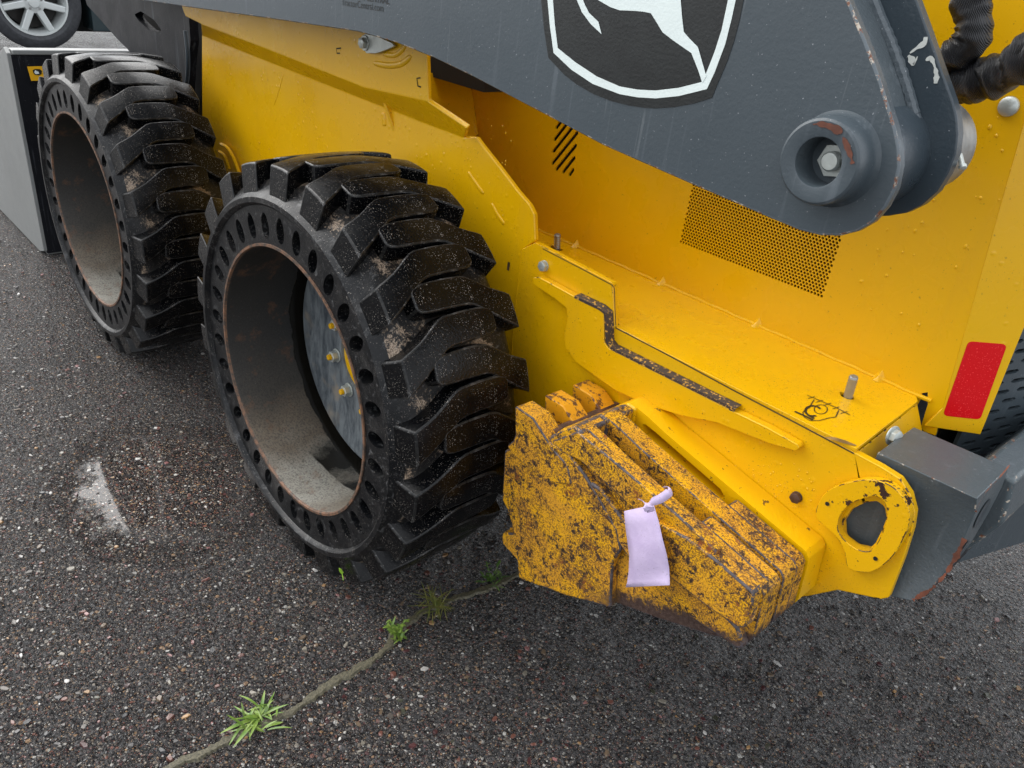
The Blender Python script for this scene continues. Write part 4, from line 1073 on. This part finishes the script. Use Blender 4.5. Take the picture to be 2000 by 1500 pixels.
# ---- suitcase weights hung on the side plate
W_OUT = [(.461, .137), (.500, .136), (.532, .122), (.558, .124), (.575, .155), (.592, .165), (.620, .160), (.661, .149), (.749, .131), (.913, .098), (.921, .090), (.927, .018), (.922, .006), (.876, -.023), (.788, -.062), (.719, -.089),
         (.624, -.133), (.530, -.177), (.521, -.172), (.515, -.142), (.478, -.130), (.471, -.120), (.470, -.106), (.492, -.094), (.494, -.086), (.476, -.062), (.461, -.045), (.452, .050), (.456, .060), (.467, .076), (.470, .088)]
def wl(pts, r=.004): return rounded([(x, Z(z)) for x, z in pts], r, 2)
def weight(yf, yb, mat, prongmat, relief, label):
    e = bpy.data.objects.new("cast_weight", None); e.empty_display_size = .05; link(e); part(e); e["label"] = label
    def sub(o): o.parent = e; return o
    body = [p for p in W_OUT[4:]] ; body = W_OUT[3:30] + [(.475, .095), (.54, .095)]
    y1 = yf + (.018 if relief else 0)
    slot = [wl([(.612, .146), (.640, .142), (.770, .113), (.780, .104), (.772, .094), (.622, .126)], .005)] if yb > .3 else []
    sub(plate_y("weight_body", wl([(.545, .100)] + W_OUT[4:29] + [(.475, .062)]), y1, yb, mat, None, slot, .008, 3))
    # hook that hangs on the rail
    hook = [(.461, .139), (.503, .138), (.552, .108), (.585, .098), (.60, .07), (.55, .045), (.468, .050), (.455, .060), (.467, .076), (.470, .090)]
    sub(plate_y("weight_hook", wl(hook, .003), yf + .002, yf + .040, prongmat, None, [], .005, 3))
    eb = [(.80, .120), (.913, .098), (.921, .090), (.927, .018), (.922, .006), (.876, -.023), (.80, -.055)]
    if yb < .3: sub(plate_y("weight_end_boss", wl(eb), yb - .002, yb + .025, mat, None, [], .004, 3))
    if relief:
        lb = [(985, 880), (1030, 862), (1070, 862), (1108, 884), (1140, 925), (1172, 975), (1205, 1035), (1213, 1075), (1196, 1100), (1192, 1188), (1100, 1162), (1012, 1130), (1010, 1095), (980, 1062), (980, 1040), (1003, 1042), (992, 1000), (980, 975)]
        sub(plate_y("weight_face_block", px_loop(lb, yf + .004, .006, 2), yf + .004, y1 + .002, mat, None, [], .007, 3))
        tb = [(1075, 862), (1126, 843), (1195, 898), (1290, 978), (1325, 1008), (1400, 1078), (1388, 1100), (1310, 1052), (1240, 998), (1165, 928), (1132, 900), (1100, 885)]
        sub(plate_y("weight_top_rib", px_loop(tb, yf + .003, .004, 2), yf + .003, y1 + .002, mat, None, [], .006, 3))
        rb = [(1300, 1030), (1340, 1050), (1400, 1096), (1472, 1158), (1470, 1180), (1456, 1228), (1440, 1226), (1380, 1185), (1310, 1130), (1262, 1080), (1240, 1040), (1262, 1012)]
        sub(plate_y("weight_end_block", px_loop(rb, yf - .004, .006, 2), yf - .004, y1 + .002, mat, None, [], .009, 3))
        mb = [(1142, 935), (1172, 955), (1232, 1035), (1290, 1095), (1380, 1165), (1440, 1226), (1454, 1266), (1440, 1268), (1370, 1222), (1290, 1160), (1240, 1110), (1200, 1050)]
        sub(plate_y("weight_lower_rib", px_loop(mb, yf + .005, .006, 2), yf + .005, y1 + .002, mat, None, [], .004, 3))
    return e
weight(.145, .182, M_RUSTY, M_RUSTY, True, "outermost suitcase weight, rusty speckled yellow")
weight(.212, .246, M_RUSTY, M_ORANGE, False, "middle suitcase weight, rusty speckled yellow")
weight(.278, .326, M_CAST, M_ORANGE, False, "clean yellow suitcase weight nearest the machine")
# ridge that runs across all three (the cast lugs butt together there) and the hanger pin
for k, (ya, yb, mt) in enumerate(((.150, .2075, M_RUSTY), (.2080, .272, M_RUSTY), (.2725, .325, M_CAST))):
    bm = bmesh.new(); cs = [(.535, .118), (.562, .150), (.582, .166), (.600, .164), (.60, .12), (.56, .10)]
    slab_bm(bm, [Vector((x, Z(z))) for x, z in cs], [], lambda p: Vector((p[0], ya, p[1])), lambda p: Vector((p[0], yb, p[1])))
    part(finish("weight_cross_ridge", bm, mt, None, .005, 3))
bm = bmesh.new(); cyl(bm, (.528, .17, Z(.110)), (0, 1, 0), .013, .013, .155, 20); part(finish("hanger_pin", bm, M_RUSTDARK, None))
bm = bmesh.new(); boxm(bm, .50, .90, .19, .33, Z(-.0), Z(.055)); part(finish("weight_hanger_core", bm, M_RUSTDARK, None))

# ------------------------------------------------------------------ paper tag tied to the weight
bm = bmesh.new()
ty = .118
rows = [((1219, 998), (1277, 986)), ((1221, 1025), (1287, 1020)), ((1225, 1055), (1294, 1052)), ((1229, 1085), (1302, 1082)), ((1228, 1115), (1307, 1110)), ((1225, 1137), (1308, 1132)), ((1222, 1147), (1308, 1143))]
prev = None
for i, (a, b) in enumerate(rows):
    r = []
    for k in range(7):
        t = k / 6; y = ty - .003 * math.sin(PI * t) + .012 * (1 - i / 6) + .0035 * math.sin(i * 1.3 + t * 2)
        r.append(bm.verts.new(PY(a[0] * (1 - t) + b[0] * t, a[1] * (1 - t) + b[1] * t, y)))
    if prev:
        for k in range(6): bm.faces.new((prev[k], prev[k + 1], r[k + 1], r[k]))
    prev = r
tag = finish("paper_tag", bm, M_PAPER, None, angle=180); tag["label"] = "pale lilac paper tag tied round the rusty yellow weight"; tag["category"] = "tag"
s_ = tag.modifiers.new("solid", 'SOLIDIFY'); s_.thickness = .0003; s_.offset = 0
bm = bmesh.new()
path = [PY(1271, 1000, .120), PY(1270, 988, .118), PY(1276, 980, .128), PY(1292, 973, .140), PY(1308, 960, .150), PY(1304, 951, .160), PY(1296, 953, .170)]
ribbon(bm, smooth_path(path, 6), .0125, -RF)
path = [PY(1268, 996, .117), PY(1262, 985, .116), PY(1254, 978, .128), PY(1246, 975, .142)]
ribbon(bm, smooth_path(path, 6), .013, -RF)
st_ = finish("tag_strap", bm, M_PAPER, tag, angle=180); s_ = st_.modifiers.new("solid", 'SOLIDIFY'); s_.thickness = .0005

# ------------------------------------------------------------------ weeds in the crack
def blade(bm, base, d, L, w, droop=.6, n=6, fold=.25):
    d = Vector(d).normalized(); side = d.cross(Vector((0, 0, 1)))
    if side.length < .05: side = Vector((1, 0, 0))
    side.normalize(); prev = None; p = Vector(base); step = L / n; dirv = d.copy()
    for i in range(n + 1):
        t = i / n; ww = w * (math.sin(PI * min(1, .12 + .88 * t)) ** .7) * .5 + .0002
        c = p.copy(); up = side.cross(dirv)
        r = [bm.verts.new(c - side * ww + up * ww * fold), bm.verts.new(c), bm.verts.new(c + side * ww + up * ww * fold)]
        if prev:
            bm.faces.new((prev[0], prev[1], r[1], r[0])); bm.faces.new((prev[1], prev[2], r[2], r[1]))
        prev = r; dirv = (dirv + Vector((0, 0, -droop / n))).normalized(); p = p + dirv * step
        if p.z < .003: p.z = .003
def weed(name, u, v, n, Lr, wr, spread, mat, label, seed, elev=(.1, 1.2), extra=(), mat2=None, stem=False, cat="weed"):
    R = random.Random(seed); b = PZ(u, v, .004); bm = bmesh.new()
    for i in range(n):
        a = R.uniform(0, 2 * PI); e = R.uniform(*elev); off = Vector((R.gauss(0, spread), R.gauss(0, spread), 0))
        blade(bm, b + off, (math.cos(a) * math.cos(e), math.sin(a) * math.cos(e), math.sin(e)), R.uniform(*Lr), R.uniform(*wr), R.uniform(.4, 1.3))
    for (eu, ev, L, w) in extra:
        t = PZ(eu, ev, .01); d = (t - b); blade(bm, b, d + Vector((0, 0, .02)), d.length, w, .4)
    if stem:
        for i in range(7):
            a = R.uniform(0, 2 * PI); h = R.uniform(.02, .045); tip = b + Vector((math.cos(a) * .02, math.sin(a) * .02, h))
            tube(bm, [b, (b + tip) / 2 + Vector((0, 0, .004)), tip], .0006, 5)
            for k in range(9):
                q = b.lerp(tip, .3 + .7 * k / 8); a2 = R.uniform(0, 2 * PI); blade(bm, q, (math.cos(a2), math.sin(a2), .5), R.uniform(.006, .012), R.uniform(.0025, .004), .5, 3)
    o = finish(name, bm, mat, None, angle=180, doubles=0)
    o["label"] = label; o["category"] = cat; o["group"] = "weeds in the pavement crack"; return o
weed("weed", 508, 1400, 40, (.022, .052), (.0022, .0046), .012, M_LEAF, "bright green leafy weed with long pointed blades, nearest the camera in the crack", 5,
     extra=((428, 1436, .05, .007), (455, 1463, .05, .007), (470, 1410, .03, .007), (487, 1448, .03, .005), (518, 1352, .04, .005), (566, 1380, .03, .004)))
weed("weed", 772, 1238, 22, (.014, .028), (.003, .005), .010, M_LEAF, "small feathery green weed where the crack turns in front of the rear tyre", 8, stem=True)
weed("grass_tuft", 850, 1178, 70, (.025, .055), (.0008, .0016), .008, M_STRAW, "thin yellowish grass tuft behind the rear tyre", 11, elev=(.05, .9), cat="grass")
weed("weed", 958, 1136, 14, (.012, .024), (.002, .003), .014, M_LEAF2, "dark shaded weed beside the lower left corner of the rusty weight", 14, stem=True)
bm = bmesh.new(); b = PY(668, 1120, -.006)
for d in ((-.6, -.2, .9), (.2, -.3, 1), (.7, -.2, -.7)): blade(bm, b, d, .013 if d[2] > 0 else .014, .007 if d[2] > 0 else .0015, .2, 4)
o = finish("leaf_scrap", bm, leafm("lime_leaf", (.30, .55, .04), (.40, .60, .08)), None, angle=180, doubles=0); o["label"] = "tiny lime green leaf stuck on the bottom of the rear tyre"; o["category"] = "leaf"

# ------------------------------------------------------------------ parked car in the background
CX = -6.7; wc = PX(66, 4, CX); rt = wc.z; rt = max(.36, PX(66, 4, CX).z - 0.0)
car = empty("parked_car", (CX, 2.6, 0), "dark parked car with silver seven spoke alloy wheel behind the bucket", "car")
CP = Matrix.Translation((-CX, -2.6, 0))
def cpart(o, p=None): o.parent = p or car; o.matrix_parent_inverse = CP if p is None else Matrix(); return o
M_CARPAINT = flat("dark_teal_car_paint", (.02, .035, .04), .2); M_ALLOY = flat("silver_alloy", (.62, .65, .64), .35, .35); M_TYRE = flat("car_tyre_rubber", (.035, .037, .042), .6, 0, 120, .25)
def car_wheel(cy):
    w = bpy.data.objects.new("wheel", None); link(w); w.location = (CX, cy, rt); w.parent = car; w.matrix_parent_inverse = CP
    k = rt / .46
    bm = bmesh.new(); lathe(bm, (0, 0, 0), (1, 0, 0), [(-.24, .30 * k), (-.22, .44 * k), (-.02, .46 * k), (.0, .45 * k), (.02, .40 * k), (.02, .36 * k), (.0, .322 * k), (-.2, .30 * k)], 64); t = finish("tyre", bm, M_TYRE, w)
    bm = bmesh.new(); lathe(bm, (0, 0, 0), (1, 0, 0), [(-.02, .322 * k), (.006, .322 * k), (.006, .305 * k), (-.03, .285 * k), (-.20, .27 * k)], 64); finish("rim", bm, M_ALLOY, w, angle=30)
    bm = bmesh.new()
    for i in range(7):
        a = 2 * PI * i / 7 - PI / 2 + PI / 7; c, s = math.cos(a), math.sin(a)
        def q(r, t, x): return bm.verts.new((x, c * r - s * t, s * r + c * t))
        A = [q(.05 * k, -.035 * k, -.0), q(.30 * k, -.030 * k, .0), q(.30 * k, .030 * k, .0), q(.05 * k, .035 * k, -.0)]
        B = [q(.05 * k, -.04 * k, -.05), q(.30 * k, -.035 * k, -.05), q(.30 * k, .035 * k, -.05), q(.05 * k, .04 * k, -.05)]
        bm.faces.new(A); 
        for j in range(4): bm.faces.new((A[j], A[(j + 1) % 4], B[(j + 1) % 4], B[j]))
    finish("wheel_spokes", bm, M_ALLOY, w, .008, 2, doubles=0)
    bm = bmesh.new(); lathe(bm, (0, 0, 0), (1, 0, 0), [(-.05, .11 * k), (-.002, .105 * k), (.004, .06 * k), (.012, .05 * k), (.014, 0)], 32); finish("wheel_centre", bm, M_ALLOY, w)
    bm = bmesh.new(); cyl(bm, (-.16, 0, 0), (1, 0, 0), .26 * k, .26 * k, .03, 40); finish("brake_disc", bm, flat("brake_dark", (.03, .028, .026), .5, .5), w)
    for i in range(5):
        bm = bmesh.new(); a = 2 * PI * i / 5 + PI / 2; cyl(bm, (-.002, math.cos(a) * .075 * k, math.sin(a) * .075 * k), (1, 0, 0), .014 * k, .012 * k, .008, 12)
        finish("wheel_bolt", bm, M_STEEL, w)
    return w
wy = PX(66, 4, CX).y
car_wheel(wy); car_wheel(wy + 3.0)
bm = bmesh.new()
def arch(cy, r, n=14): return [(cy + r * math.cos(PI - PI * i / n), rt + r * math.sin(PI * i / n)) for i in range(n + 1)]
ra = rt * 1.16
side = [(wy - 1.0, .45)] + [(wy - 1.0, .9), (wy - .2, 1.05), (wy + .7, 1.12), (wy + 1.3, 1.62), (wy + 3.0, 1.66), (wy + 3.8, 1.1), (wy + 4.0, .9), (wy + 4.0, .42), (wy + 3.0 + ra, .36)] + list(reversed(arch(wy + 3.0, ra))) + [(wy + 3.0 - ra, .16), (wy + ra, .16)] + list(reversed(arch(wy, ra))) + [(wy - ra, .36)]
slab_bm(bm, [Vector(p) for p in side], [], lambda p: Vector((CX + .02, p[0], p[1])), lambda p: Vector((CX - 1.8, p[0], p[1])))
cpart(finish("car_body", bm, M_CARPAINT, None, .03, 3))
bm = bmesh.new(); slab_bm(bm, [Vector(p) for p in ((wy + .85, 1.13), (wy + 1.35, 1.54), (wy + 2.9, 1.58), (wy + 3.5, 1.14))], [], lambda p: Vector((CX + .028, p[0], p[1])), lambda p: Vector((CX + .021, p[0], p[1])))
cpart(finish("side_window", bm, flat("car_glass", (.01, .012, .012), .08), None))
bm = bmesh.new(); boxm(bm, CX - 1.7, CX - .25, wy - .8, wy + 3.9, .12, .9); cpart(finish("underbody", bm, M_BLACK, None))
